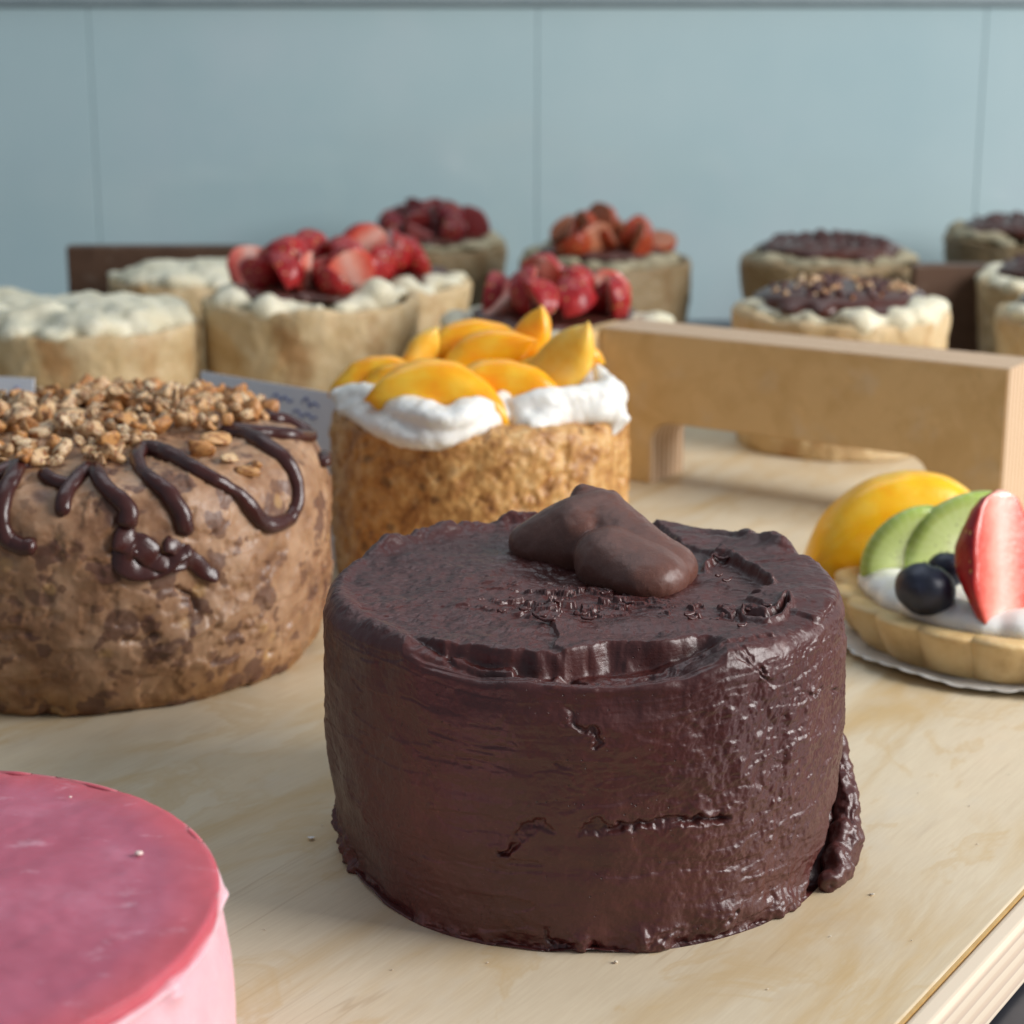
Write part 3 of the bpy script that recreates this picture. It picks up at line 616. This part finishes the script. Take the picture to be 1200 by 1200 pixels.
    drizzle(Z5([(235, 105), (285, 100), (340, 108)]), .18, 10)
    # chopped nuts
    rng = random.Random(5); cnt = 0; placed = []; tries = 0
    # region in which nuts lie, on the top disc seen from above
    while cnt < 292 and tries < 9000:
        tries += 1
        a = rng.uniform(-math.pi, math.pi); r = 6.1 * math.sqrt(rng.random()); x, y = r * math.sin(a), r * math.cos(a)
        h = T.ray_cast(Vector((x, y, 12)), Vector((0, 0, -1)))
        if not h[0]: continue
        q = h[0] + ctr; px, py = proj(np.array([list(q)])); px, py = px[0], py[0]
        if px < -30: continue
        lim = np.interp(px, [0, 100, 140, 200, 280, 330, 370], [556, 556, 545, 512, 508, 486, 474])
        if py > lim - 4: continue
        s = rng.choice([.28, .32, .36, .42, .30, .48])
        if any((h[0].x - b[0]) ** 2 + (h[0].y - b[1]) ** 2 < (.33 if cnt < 205 else .14) ** 2  for b in placed): continue
        lay = .12 + (0.0 if cnt < 205 else .28)
        placed.append((h[0].x, h[0].y))
        n = bpy.data.objects.new('nut_piece', rng.choice(NUTS)); C.objects.link(n); n.parent = root
        n.location = (h[0] + h[1] * (s * .35 + lay * .6)) * CM; n.rotation_euler = (rng.uniform(-.9, .9), rng.uniform(-.9, .9), rng.uniform(0, 6.28)); n.scale = (s,) * 3; cnt += 1
    for (px, py, s, rz) in ((258, 520, .52, .5), (235, 533, .5, .2), (270, 542, .4, 1), (288, 556, .36, .2), (300, 548, .3, 2)):
        h, nn = hit(px, py)
        if h:
            n = bpy.data.objects.new('nut_piece', NUTS[int(px) % 12]); C.objects.link(n); n.parent = root; n.location = (h + nn * s * .3) * CM; n.rotation_euler = (.5, .1, rz); n.scale = (s * 1.3, s * .8, s * .8)
    return root
nut_cake()

# ================================================================ fruit meshes
def wedge_mesh(name, Ro, xin, a, tip=70, n=30, k=9, seed=0, amp=.03):
    """half-moon fruit slice: round skin edge, two flat cut faces, almost straight inner edge"""
    rows = []
    for i in range(n):
        u = -1 + 2 * i / (n - 1); s = R(tip * math.copysign(abs(u) ** .9, u)); w = (1 - .985 * abs(u) ** 3.2) ** .6
        x1 = Ro * math.cos(s); x0 = min(x1 - .02, Ro * (xin + (math.cos(R(tip)) - xin) * u * u)); mid = (x0 + x1) / 2; x0 = mid + (x0 - mid) * max(w, .12); zc = Ro * math.sin(s); ring = []
        T = Ro * math.sin(a) * (.22 + .78 * w)
        for j in range(k + 1):
            f = -1 + 2 * j / k; ring.append((x1 - (x1 - x0) * .30 * abs(f) ** 3, T * f, zc))
        for f, q in ((.97, .55), (.84, .80), (.55, .95), (0, 1.0), (-.55, .95), (-.84, .80), (-.97, .55)):
            ring.append((x1 + (x0 - x1) * q, T * f * .8, zc * (1 - .04 * q)))
        rows.append(ring)
    P = np.array(rows); V = P.reshape(-1, 3); V = V * (1 + amp * fbm(V * .8 + seed * 5, 3, seed))[:, None]
    V[:, 1] += .05 * Ro * np.sin(V[:, 2] / Ro * 1.6 + seed); V = V - np.array([Ro * .65, 0, 0])
    return grid_mesh(name, V.reshape(P.shape))
def berry_mesh(name, Lb, Rb, a0, a1, seed=0):
    """piece of strawberry, axis z, tip down, cut along the planes phi=a0 and phi=a1"""
    n, k = 26, 22; rows = []
    for i in range(n):
        t = i / (n - 1); r = Rb * (math.sin(math.pi * min(1, t ** .8 * .93 + .035)) ** .62) * (.62 + .5 * t); z = -Lb / 2 + Lb * t
        if i == 0 or i == n - 1: r *= .35
        ring = [(r * math.cos(a0 + (a1 - a0) * j / k), r * math.sin(a0 + (a1 - a0) * j / k), z) for j in range(k + 1)]
        m = 5
        for j in range(1, m): q = 1 - j / m; ring.append((ring[k][0] * q, ring[k][1] * q, z))
        ring.append((0, 0, z))
        for j in range(1, m): q = j / m; ring.append((ring[0][0] * q, ring[0][1] * q, z))
        rows.append(ring)
    P = np.array(rows); V = P.reshape(-1, 3); V = V * (1 + .09 * fbm(V * .9 + seed, 3, seed))[:, None]
    me = grid_mesh(name, V.reshape(P.shape)); me.materials.append(M['sskin']); me.materials.append(M['sflesh'])
    w = P.shape[1]
    for p in me.polygons:
        vi = [v for v in p.vertices if v < n * w]
        js = [v % w for v in vi]
        if max(js) > k or (max(js) - min(js) > k and 0 in js and max(js) > k): p.material_index = 1
    return me

# ================================================================ APRICOT CAKE
def apricot_cake():
    cx, cy = -1.1, 64.2
    root = empty('apricot_cake', (cx, cy, 0)); tag(root, 'golden crumb cake topped with whipped cream and orange apricot slices, behind the chocolate cake', 'cake')
    prof = [(4.7, 0), (4.95, .15), (5.05, 1.2), (5.08, 3.6), (5.05, 5.1), (4.85, 5.6), (4.3, 5.78), (2, 5.8), (.1, 5.8)]
    def ex(P, N): return .05 * np.abs(fbm(P * 2.0, 3, 140)) - .10 * sst(.35, .6, fbm(P * 1.4, 3, 141))
    lathe_body('cake_body', prof, M['apcake'], root, 520, .09, 1.0, 21, .035, 5, ex)
    L = lambda px, py, z: at(px, py, z) - Vector((cx, cy, 0))
    rng = random.Random(3); E = [((0, .3, 5.9), (4.1, 3.9, .5))]
    def stroke(pts, n=7):
        c = catmull([Vector((a[0], a[1], 0)) for a in pts], n); m = len(pts) - 1
        for i, q in enumerate(c):
            u = min(i / n, m - 1e-6); k = int(u); f = u - k; z, rx, rz = [pts[k][e] * (1 - f) + pts[k + 1][e] * f for e in (2, 3, 4)]
            p = L(q.x, q.y, z); p.y = max(p.y, -5.25); E.append((tuple(p), (rx, rx * .9, rz), 0))
    stroke([(402, 462, 6.3, .5, .35), (428, 462, 6.4, .6, .35), (460, 470, 6.4, .7, .40), (495, 486, 6.3, .7, .45), (530, 490, 6.3, .65, .42), (560, 478, 6.4, .55, .4), (588, 472, 6.35, .4, .4)])
    stroke([(404, 480, 5.95, .35, .25), (425, 486, 5.9, .5, .30), (450, 498, 5.8, .6, .40), (480, 510, 5.65, .65, .42), (508, 512, 5.7, .65, .45), (540, 504, 5.85, .6, .45), (570, 492, 6.0, .5, .42), (590, 484, 6.1, .35, .35)])
    stroke([(606, 484, 6.1, .38, .38), (620, 498, 5.8, .42, .40), (634, 496, 5.85, .45, .42), (650, 484, 6.1, .5, .5), (672, 480, 6.15, .5, .5), (694, 480, 6.1, .55, .52), (712, 478, 6.1, .5, .5)])
    stroke([(610, 474, 6.4, .4, .35), (640, 470, 6.5, .5, .4), (680, 466, 6.5, .55, .45), (710, 462, 6.5, .5, .5), (706, 446, 6.8, .4, .45), (700, 436, 7.0, .25, .3)])
    stroke([(716, 478, 6.0, .42, .4), (722, 488, 5.8, .32, .42), (720, 498, 5.5, .18, .35), (718, 507, 5.3, .09, .2)]); stroke([(722, 486, 5.8, .2, .2), (732, 492, 5.7, .12, .14), (737, 490, 5.75, .08, .08)])
    for k in range(70):
        a = R(62 + k * 3.4); E.append(((4.35 * math.sin(a), -4.35 * math.cos(a), 6.05 + .12 * math.sin(k * .9)), (.62, .62, .48)))
    blob('whipped_cream', E, M['cream'], root, voxel=.08, smooth=7, amp=.11, freq=1.0, seed=6)
    def orient(ang, b):
        a = Vector((math.cos(R(ang)), 0, math.sin(R(ang)))); b = Vector(b); b = (b - a * b.dot(a)).normalized(); c = a.cross(b)
        return Matrix((b, c, a)).transposed().to_euler()
    W1 = [wedge_mesh('apricot_slice', 2.45, .10 + .05 * k, R(14), 70 - 4 * k, seed=k, amp=.035) for k in range(4)]
    pale = wedge_mesh('apricot_slice', 2.45, .12, R(13), 66, seed=9, amp=.035)
    for mm in W1: mm.materials.append(M['apricot'])
    pale.materials.append(M['apricot_pale'])
    S = [(519, 459, 6.8, -13, (.1, .25, .95), 1.10, 0), (588, 448, 6.9, -4, (.1, .2, .95), .95, 1), (436, 438, 6.8, 14, (-.3, .2, .9), .72, 1), (487, 420, 7.3, 66, (-.8, -.3, .3), .56, 'p'),
         (552, 403, 7.6, 8, (0, .2, .95), .96, 2), (566, 417, 7.4, 22, (.0, .2, .9), .90, 3), (622, 406, 7.6, 58, (.8, -.3, -.3), .62, 0), (658, 438, 7.0, 48, (.7, -.3, -.6), .86, 'p'),
         (668, 412, 7.2, -8, (0, -.2, .95), .60, 2), (632, 437, 6.9, 12, (0, -.3, .9), .75, 3), (472, 444, 6.7, 8, (0, -.3, .9), .80, 1), (503, 425, 6.9, 20, (0, -.3, .9), .8, 2)]
    for (px, py, z, ang, b, sc, v) in S:
        me = pale if v == 'p' else W1[v]
        o = link('apricot_slice', me, (), root, loc=L(px, py, z), rot=orient(ang, b)); o.scale = (sc, sc * 1.0, sc)
    return root
apricot_cake()

# ================================================================ FRUIT TART
def fruit_tart():
    cx, cy = 15.7, 56.7
    th = np.linspace(0, 2 * math.pi, 360, endpoint=False); rows = []
    rg = 6.05 + .14 * np.abs(np.sin(th * 26)) + .1 * fbm(np.stack([np.sin(th) * 3, np.cos(th) * 3, 0 * th], -1), 3, 4)
    for (q, z) in [(.02, .06), (.5, .06), (.8, .06), (.86, .10), (.93, .22), (.97, .30), (1, .36), (1, .33), (.97, .26), (.93, .18), (.86, .06), (.8, .004), (.5, .004), (.02, .004)]:
        zz = z + (.12 * fbm(np.stack([np.sin(th) * 2.5, np.cos(th) * 2.5, 0 * th], -1), 3, 6) if z > .07 else 0 * th)
        rows.append(np.stack([rg * q * np.sin(th), -rg * q * np.cos(th), np.maximum(zz, .004)], -1))
    pl = link('paper_liner', grid_mesh('paper_liner', np.array(rows)), M['paper'], None, loc=(cx, cy, 0)); tag(pl, 'thin white paper liner with ragged edge under the fruit tart', 'paper')
    root = empty('fruit_tart', (cx, cy, .07)); tag(root, 'fluted shortcrust tart with peach, kiwi, blueberries and strawberry at the right edge', 'tart')
    th = np.linspace(0, 2 * math.pi, 720, endpoint=False); rows = []
    fl = np.abs(np.cos(th * 10 + .35)) ** .8 * .34
    prof = [(3.0, 0, 0), (4.75, 0, .1), (4.95, .06, .5), (5.1, .3, .8), (5.3, .8, 1), (5.5, 1.4, 1), (5.58, 1.72, 1), (5.5, 1.86, .95), (5.3, 1.92, .8), (5.05, 1.9, .5), (4.8, 1.82, .2), (4.5, 1.7, 0), (4.3, 1.5, 0), (2, 1.5, 0), (.1, 1.5, 0)]
    pts = catmull([Vector(p) for p in prof], 5)
    for p in pts: rr = p.x + (fl - .17) * p.z; rows.append(np.stack([rr * np.sin(th), -rr * np.cos(th), p.y + 0 * th + (fl - .17) * .25 * p.z * (p.y > 1)], -1))
    P = np.array(rows); P[:, :, 2] *= .74; V = P.reshape(-1, 3); V = V + (V / (np.linalg.norm(V, axis=1)[:, None] + 1e-6)) * (.05 * fbm(V * .9, 4, 8))[:, None]; V[:, 2] = np.maximum(V[:, 2], 0)
    link('crust', grid_mesh('crust', V.reshape(P.shape)), M['crust'], root)
    E = [((0, 0, 1.38), (4.95, 4.95, .48))]; rng = random.Random(2)
    for k in range(26): a = k / 26 * 6.283; E.append(((4.1 * math.sin(a), -4.1 * math.cos(a), 1.48 + rng.uniform(-.05, .1)), (.9, .9, .42 + rng.uniform(-.05, .1))))
    blob('cream_filling', E, M['cream'], root, voxel=.1, smooth=6, amp=.05, freq=.9, seed=2)
    L = lambda px, py, z: at(px, py, z) - Vector((cx, cy, .07))
    def orient(ang, b):
        a = Vector((math.cos(R(ang)), 0, math.sin(R(ang)))); b = Vector(b); b = (b - a * b.dot(a)).normalized(); c = a.cross(b)
        return Matrix((b, c, a)).transposed().to_euler()
    me = wedge_mesh('peach_slice', 3.35, .05, R(19), 76, 40, 12, 3, .016); me.materials.append(M['peach'])
    o = link('peach_slice', me, (), root, loc=L(1054, 600, 3.1), rot=orient(9, (-.30, -.05, .92))); o.scale = (1.12, 1.0, 1.02)
    for (px, py, z, ang, b, sc, sd) in ((1068, 650, 2.4, 52, (-.75, -.35, .45), .86, 1), (1126, 638, 2.7, 34, (-.5, -.35, .7), .95, 2)):
        rows = []; nr = 20; T = .30
        for (q, yy) in ((.02, -T), (.3, -T * 1.02), (.6, -T), (.85, -T * .95), (.95, -T * .75), (1, -T * .3), (1, T * .3), (.95, T * .75), (.85, T * .95), (.5, T), (.02, T)):
            ring = [(2.05 * q * math.cos(R(-88 + 176 * k / nr)) * .92, yy, 2.05 * q * math.sin(R(-88 + 176 * k / nr))) for k in range(nr + 1)]
            rows.append(ring)
        P = np.array(rows); V = P.reshape(-1, 3); V = V + .05 * fbm(V * .8 + sd * 4, 3, sd)[:, None] * np.array([1, .6, 1]); V[:, 1] += .05 * V[:, 2] * (1 if sd == 1 else -1)
        me = grid_mesh('kiwi_slice', V.reshape(P.shape)); me.materials.append(M['kiwi'])
        link('kiwi_slice', me, (), root, loc=L(px, py, z), rot=orient(ang, b)).scale = (sc,) * 3
    for (px, py, z, r, rot) in ((1084, 690, 2.4, .90, (R(-20), R(20), 0)), (1109, 668, 2.5, .62, (R(-35), R(10), 0))):
        th = np.linspace(0, 2 * math.pi, 48, endpoint=False); rows = []
        for i in range(36):
            f = math.pi * (i + .3) / 36; rr = r * math.sin(f); z0 = -r * .86 * math.cos(f)
            cr = math.exp(-((f - math.pi) / .28) ** 2); rows.append(np.stack([rr * np.sin(th), rr * np.cos(th), z0 - r * .16 * cr + 0 * th + .02 * r * np.sin(th * 5) * (1 - cr)], -1))
        P = np.array(rows); V = P.reshape(-1, 3) * (1 + .03 * fbm(P.reshape(-1, 3) * 1.5, 3, 5))[:, None]
        b = link('blueberry', grid_mesh('blueberry', V.reshape(P.shape)), M['blueberry'], root, loc=L(px, py, z), rot=rot)
        cr = []
        for j in range(10):
            a = j / 10 * 6.283; q = r * (.34 if j % 2 else .2); cr.append((q * math.cos(a), q * math.sin(a), r * (.86 if j % 2 else .80)))
        bmv = [tuple(np.array(c)) for c in cr] + [(0, 0, r * .70)]
        me = mesh('crown', bmv + [(c[0] * .8, c[1] * .8, c[2] - .12 * r) for c in cr], [(j, (j + 1) % 10, 10) for j in range(10)] + [(j, 11 + j, 11 + (j + 1) % 10, (j + 1) % 10) for j in range(10)])
        link('crown', me, M['bluecrown'], b)
    me = berry_mesh('strawberry_half', 4.3, 1.55, R(-5), R(185), 3)
    o = link('strawberry_half', me, (), root, loc=L(1174, 660, 3.3), rot=(0, 0, 0))
    o.rotation_euler = (R(-16), R(10), R(30)); o.scale = (1.0, .85, .98)
    return root
fruit_tart()

# ================================================================ PINK CAKE
def pink_cake():
    c = Vector((-10.75, 28.6, 0)); root = empty('pink_cake', c); tag(root, 'round pink cake with smooth raspberry glaze in the near left corner', 'cake')
    prof = [(5.8, 0), (6.08, .1), (6.2, .8), (6.16, 2.2), (6.04, 3.4), (5.90, 4.15), (5.76, 4.3), (3, 4.32), (.1, 4.32)]
    def ex(P, N):
        s = 0
        for a, z, am in ((70, 4.15, .16), (40, 4.2, .05), (128, 4.2, .12), (150, 4.2, .10), (160, 4.2, .07), (100, 4.2, .08)):
            dg = np.degrees(np.arctan2(P[:, 0], -P[:, 1])); s = s + am * np.exp(-(((dg - a) / 2.2) ** 2 + ((P[:, 2] - z) / .16) ** 2))
        return s
    lathe_body('mousse_body', prof, M['pinkside'], root, 480, .07, .6, 31, .012, 3, ex)
    prof = [(3.0, 4.20), (5.65, 4.2), (5.84, 4.26), (5.90, 4.40), (5.85, 4.52), (5.72, 4.565), (3, 4.57), (.1, 4.57)]
    lathe_body('raspberry_glaze', prof, M['pinktop'], root, 420, .05, .55, 33, .012, 2.4, lambda P, N: .03 * fbm(P * 1.2, 3, 35) * (np.abs(N[:, 2]) < .8))
    for (px, py, s) in ((162, 1000, .07), (82, 934, .03)):
        p = at(px, py, 4.6) - c; ic = blob('mousse_speck', [((0, 0, 0), (s, s * .9, s * .6)), ((s * .6, s * .2, 0), (s * .6,) * 3)], M['pinkcrumb'], root, voxel=s * .22, smooth=2)
        ic.location = p * CM
    return root
pink_cake()

# ================================================================ PIES
BERRY = [berry_mesh('strawberry_piece', 2.5, 1.25, 0, R(180), 1), berry_mesh('strawberry_piece', 2.6, 1.5, R(5), R(85), 2), berry_mesh('strawberry_piece', 2.7, 1.35, 0, R(170), 3), berry_mesh('strawberry_piece', 2.3, 1.4, 0, R(100), 4)]
def pie(name, px, d, r, h, label, top, seed, group='pies on the back trays', extra=(), berries=None, nb=14):
    cx = (px - 600) / F * (d * math.cos(PITCH) + (CH - h) * math.sin(PITCH)); root = empty(name, (cx, d, 0), 0); tag(root, label, 'pie', group)
    rng = random.Random(seed)
    def ex(P, N):
        dg = np.arctan2(P[:, 0], -P[:, 1]); n1 = fbm(np.stack([np.sin(dg) * 1.4, np.cos(dg) * 1.4, 0 * dg], -1), 3, seed)
        return .16 * n1 * sst(h * .6, h, P[:, 2])
    zb = -1.62 if d > 98 else .004
    prof = [(r * .86, 0), (r * .93, .12), (r * .95, h * .3), (r * .98, h * .7), (r * 1.0, h * .94), (r * .985, h * 1.0), (r * .93, h * 1.0), (r * .87, h * .93), (r * .85, h * .84), (r * .5, h * .83), (.1, h * .83)]
    dark = d > 106  # farther pies take the colours with shade painted in
    lathe_body('pastry_shell', prof, M['pastry_shade' if dark else 'pastry'], root, 240, .16, .55, seed, .04, 2.4, ex)
    if top == 'empty': return root
    E = [((0, 0, h * .93), (r * .84, r * .84, .5))]
    nl = 26
    for k in range(nl):
        a = k / nl * 6.283 + rng.uniform(-.08, .08); q = r * rng.uniform(.70, .88); s = rng.uniform(.4, .95)
        E.append(((q * math.sin(a), -q * math.cos(a), h * 1.0 + rng.uniform(-.05, .28)), (s, s, s * rng.uniform(.35, .6)), rng.uniform(0, 3)))
    for (a, z, s) in extra: E.append(((r * .84 * math.sin(R(a)), -r * .84 * math.cos(R(a)), h + z), (s, s, s * .8)))
    if top == 'cream':
        for k in range(22): q = r * .7 * math.sqrt(rng.random()); a = rng.uniform(0, 6.28); s = rng.uniform(.7, 1.2); E.append(((q * math.sin(a), -q * math.cos(a), h + rng.uniform(.1, .7) * (1.15 - q / r)), (s * 1.25, s * 1.25, s * .5)))
    blob('cream_filling', E, M['custard_shade' if dark else 'custard'], root, voxel=.15, smooth=9, amp=.22, freq=.7, seed=seed)
    if top in ('berry', 'nuts', 'choc'):
        zc = h + (.42 if top == 'berry' else .62); big = .70 if top == 'berry' else .80; E = [((0, 0, zc), (r * big, r * big * .97, .34 if top == 'berry' else .62))]
        for k in range(16): a = k / 16 * 6.283; q = r * rng.uniform(.5, .66) * big / .7; s = rng.uniform(.5, .9); E.append(((q * math.sin(a), -q * math.cos(a), zc - (.25 if top != 'berry' else .05)), (s, s, .30)))
        blob('chocolate_sauce', E, M['glaze'], root, voxel=.13, smooth=3, amp=.06, freq=.9, seed=seed + 3)
    zc = h + (.75 if top == 'berry' else 1.12)
    if top == 'berry':
        for k in range(nb):
            a = k * 2.4 + seed; q = r * .60 * math.sqrt((k + .5) / nb); o = link('strawberry_piece', (berries or BERRY)[rng.randrange(4)], (), root)
            o.location = Vector((q * math.sin(a), -q * math.cos(a) * .9, zc + rng.uniform(.35, .5) + (.85 * (1 - q / r / .62) if k < 5 else 0))) * CM
            o.rotation_euler = (rng.uniform(-1.6, 1.2), rng.uniform(-1.2, 1.2), rng.uniform(-3.1, 3.1)); o.scale = (rng.uniform(.85, 1.08),) * 3
    if top in ('nuts', 'choc'):
        for k in range(150):
            a = rng.uniform(0, 6.28); q = r * .68 * math.sqrt(rng.random()); s = rng.uniform(.18, .38)
            o = link('nut_piece', rng.choice(NUTS if top == 'nuts' and rng.random() < .5 else CHIPS), (), root); o.location = Vector((q * math.sin(a), -q * math.cos(a), zc - .38 * (q / r / .68) ** 2 + rng.uniform(0, .22))) * CM
            o.rotation_euler = (rng.uniform(-1, 1), rng.uniform(-1, 1), rng.uniform(0, 6)); o.scale = (s,) * 3
            if top == 'choc': o.name = 'chocolate_chip'
    return root
CHIPS = []
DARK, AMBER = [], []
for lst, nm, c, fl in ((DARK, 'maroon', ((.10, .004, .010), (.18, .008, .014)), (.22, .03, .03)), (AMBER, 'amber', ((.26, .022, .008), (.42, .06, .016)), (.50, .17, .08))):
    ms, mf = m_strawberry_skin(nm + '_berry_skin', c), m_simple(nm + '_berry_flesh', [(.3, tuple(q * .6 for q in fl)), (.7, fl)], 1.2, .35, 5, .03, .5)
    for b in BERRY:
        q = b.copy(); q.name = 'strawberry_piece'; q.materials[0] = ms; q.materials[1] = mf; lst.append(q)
for k in range(4):
    c = NUTS[k].copy(); c.name = 'chocolate_chip'; c.materials.clear(); c.materials.append(M['frost']); CHIPS.append(c)
pie('cream_pie', 102, 85, 5, 5.4, 'pie heaped with pale lumpy cream, at left in front of the brown board', 'cream', 1)
pie('cream_pie', -52, 93, 5, 4.7, 'leftmost pie with pale cream, cut by the left edge of the photo', 'cream', 2)
pie('strawberry_pie', 363, 87.6, 4.95, 6.1, 'tall pale pie with chocolate and strawberries, behind the white card', 'berry', 7, extra=((52, .5, .8), (-50, .1, .8), (-20, .1, .8)))
pie('strawberry_pie', 650, 83.5, 5.0, 5.4, 'strawberry pie just behind the apricot slices, left of the wooden handle', 'berry', 11, extra=((38, .1, .7), (25, 0, .8)))
pie('nut_pie', 986, 84.8, 4.7, 5.95, 'cream pie with chocolate and chopped nuts, right behind the wooden handle', 'nuts', 13, extra=((50, .15, 1.0), (25, 0, .9), (5, -.1, .9)))
pie('cream_pie', 215, 102.5, 4.0, 5.0, 'small shaded cream pie directly in front of the brown board at left', 'cream', 5)
pie('strawberry_pie', 442, 98.5, 4.7, 5.3, 'half hidden strawberry pie peeking out right behind the tall pale pie', 'berry', 17, nb=7)
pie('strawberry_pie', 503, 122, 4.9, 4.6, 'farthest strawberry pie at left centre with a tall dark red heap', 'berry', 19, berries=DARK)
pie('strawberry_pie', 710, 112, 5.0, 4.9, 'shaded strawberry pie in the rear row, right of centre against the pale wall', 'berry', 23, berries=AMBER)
pie('nut_pie', 972, 109, 5.0, 5.3, 'shaded pie with dark sprinkles in the rear row, behind the cream and nut pie', 'choc', 29)
pie('cream_pie', 1296, 89.5, 5.0, 5.0, 'pie at the right edge of the photo, just above the handle end', 'nuts', 31)
pie('dark_pie', 1205, 120, 5.0, 5.3, 'rear dark topped pie at far right against the wall', 'choc', 37)
pie('dark_pie', 1256, 102, 4.9, 4.9, 'middle dark topped pie at far right, between the edge pie and the rear one', 'choc', 41)

# ================================================================ CARDS
def card(px0, py0, px1, py1, z, label, strokes):
    a = at(px0, py0, z); b = at(px1, py1, z); wd = (b - a).length; root = empty('price_card', a * 1.0); tag(root, label, 'card')
    root.location = Vector((a.x, a.y, 0)) * CM; root.rotation_euler = (R(-6), 0, math.atan2(b.y - a.y, b.x - a.x))
    bm = bmesh.new(); bmesh.ops.create_cube(bm, size=1)
    for v in bm.verts: v.co = Vector((wd / 2 + v.co.x * wd, v.co.y * .06, z / 2 + v.co.z * z)) * CM
    me = bpy.data.meshes.new('card_sheet'); bm.to_mesh(me); bm.free(); link('card_sheet', me, M['card'], root, smooth=False)
    for st in strokes:
        pts = catmull([Vector((x * wd, -.045, z - y)) for x, y in st], 5); tube('handwriting', pts, .035, M['ink'], root, 6, 0, 1)
    return root
card(221, 437, 388, 465, 6.0, 'white card with faint blue handwriting standing behind the nut cake', [
    [(.52, .5), (.55, .35), (.58, .55), (.61, .4), (.64, .55), (.67, .45)], [(.72, .55), (.76, .3), (.78, .6), (.81, .45), (.85, .58)], [(.66, .95), (.7, .8), (.73, 1.0), (.77, .85), (.8, 1.0), (.84, .9)]])
card(-90, 440, 30, 446, 6.0, 'small white card at the left edge behind the nuts', [[(.8, .5), (.84, .35), (.87, .6), (.91, .45)]])

# ================================================================ CRUMBS on the tray
rng = random.Random(12)
def crumb(px, py, s, label, mt='crumb', flat=.5):
    me = NUTS[rng.randrange(12)].copy(); me.name = 'crumb'; me.materials.clear(); me.materials.append(M[mt])
    p = at(px, py, 0); o = link('crumb', me, (), None, loc=(p.x, p.y, s * .3 + .012), rot=(rng.uniform(-.2, .2), rng.uniform(-.2, .2), rng.uniform(0, 6))); o.scale = (s, s, s * flat)
    tag(o, label, 'crumb', None); return o
crumb(722, 1129, .075, 'pale crumb on the tray just below the front of the chocolate cake')
crumb(1022, 1049, .07, 'pale crumb on the tray right of the folded frosting foot')
crumb(365, 984, .16, 'largest flat white flake on the tray left of the chocolate cake', 'paper', .12)
crumb(377, 968, .04, 'tiny white crumb above the flat flake left of the chocolate cake')
for (a, b, sz, t) in ((460, 1137, .035, 'tiny pale crumb on the tray below the left part of the chocolate cake'), (571, 1129, .03, 'tiny pale crumb on the tray below the gap between cake middle and left foot'),
    (1076, 930, .025, 'tiny pale crumb on the tray right of the chocolate cake, below the tart'), (1136, 945, .035, 'tiny bright crumb on the tray between the tart and the tray corner edge'),
    (1182, 908, .03, 'tiny crumb on the tray at the right edge of the photo, below the tart'), (1145, 990, .03, 'tiny crumb on the tray nearest to the yellow joint line at right'),
    (973, 1098, .03, 'tiny crumb on the tray close to the right foot of the chocolate cake'), (1068, 1103, .035, 'tiny crumb on the tray in the lower right, nearest the edge strip'),
    (900, 1160, .03, 'tiny crumb on the tray at the bottom, right of centre'), (310, 1090, .03, 'tiny crumb on the tray between the pink cake and the chocolate cake')):
    crumb(a, b, sz, t)
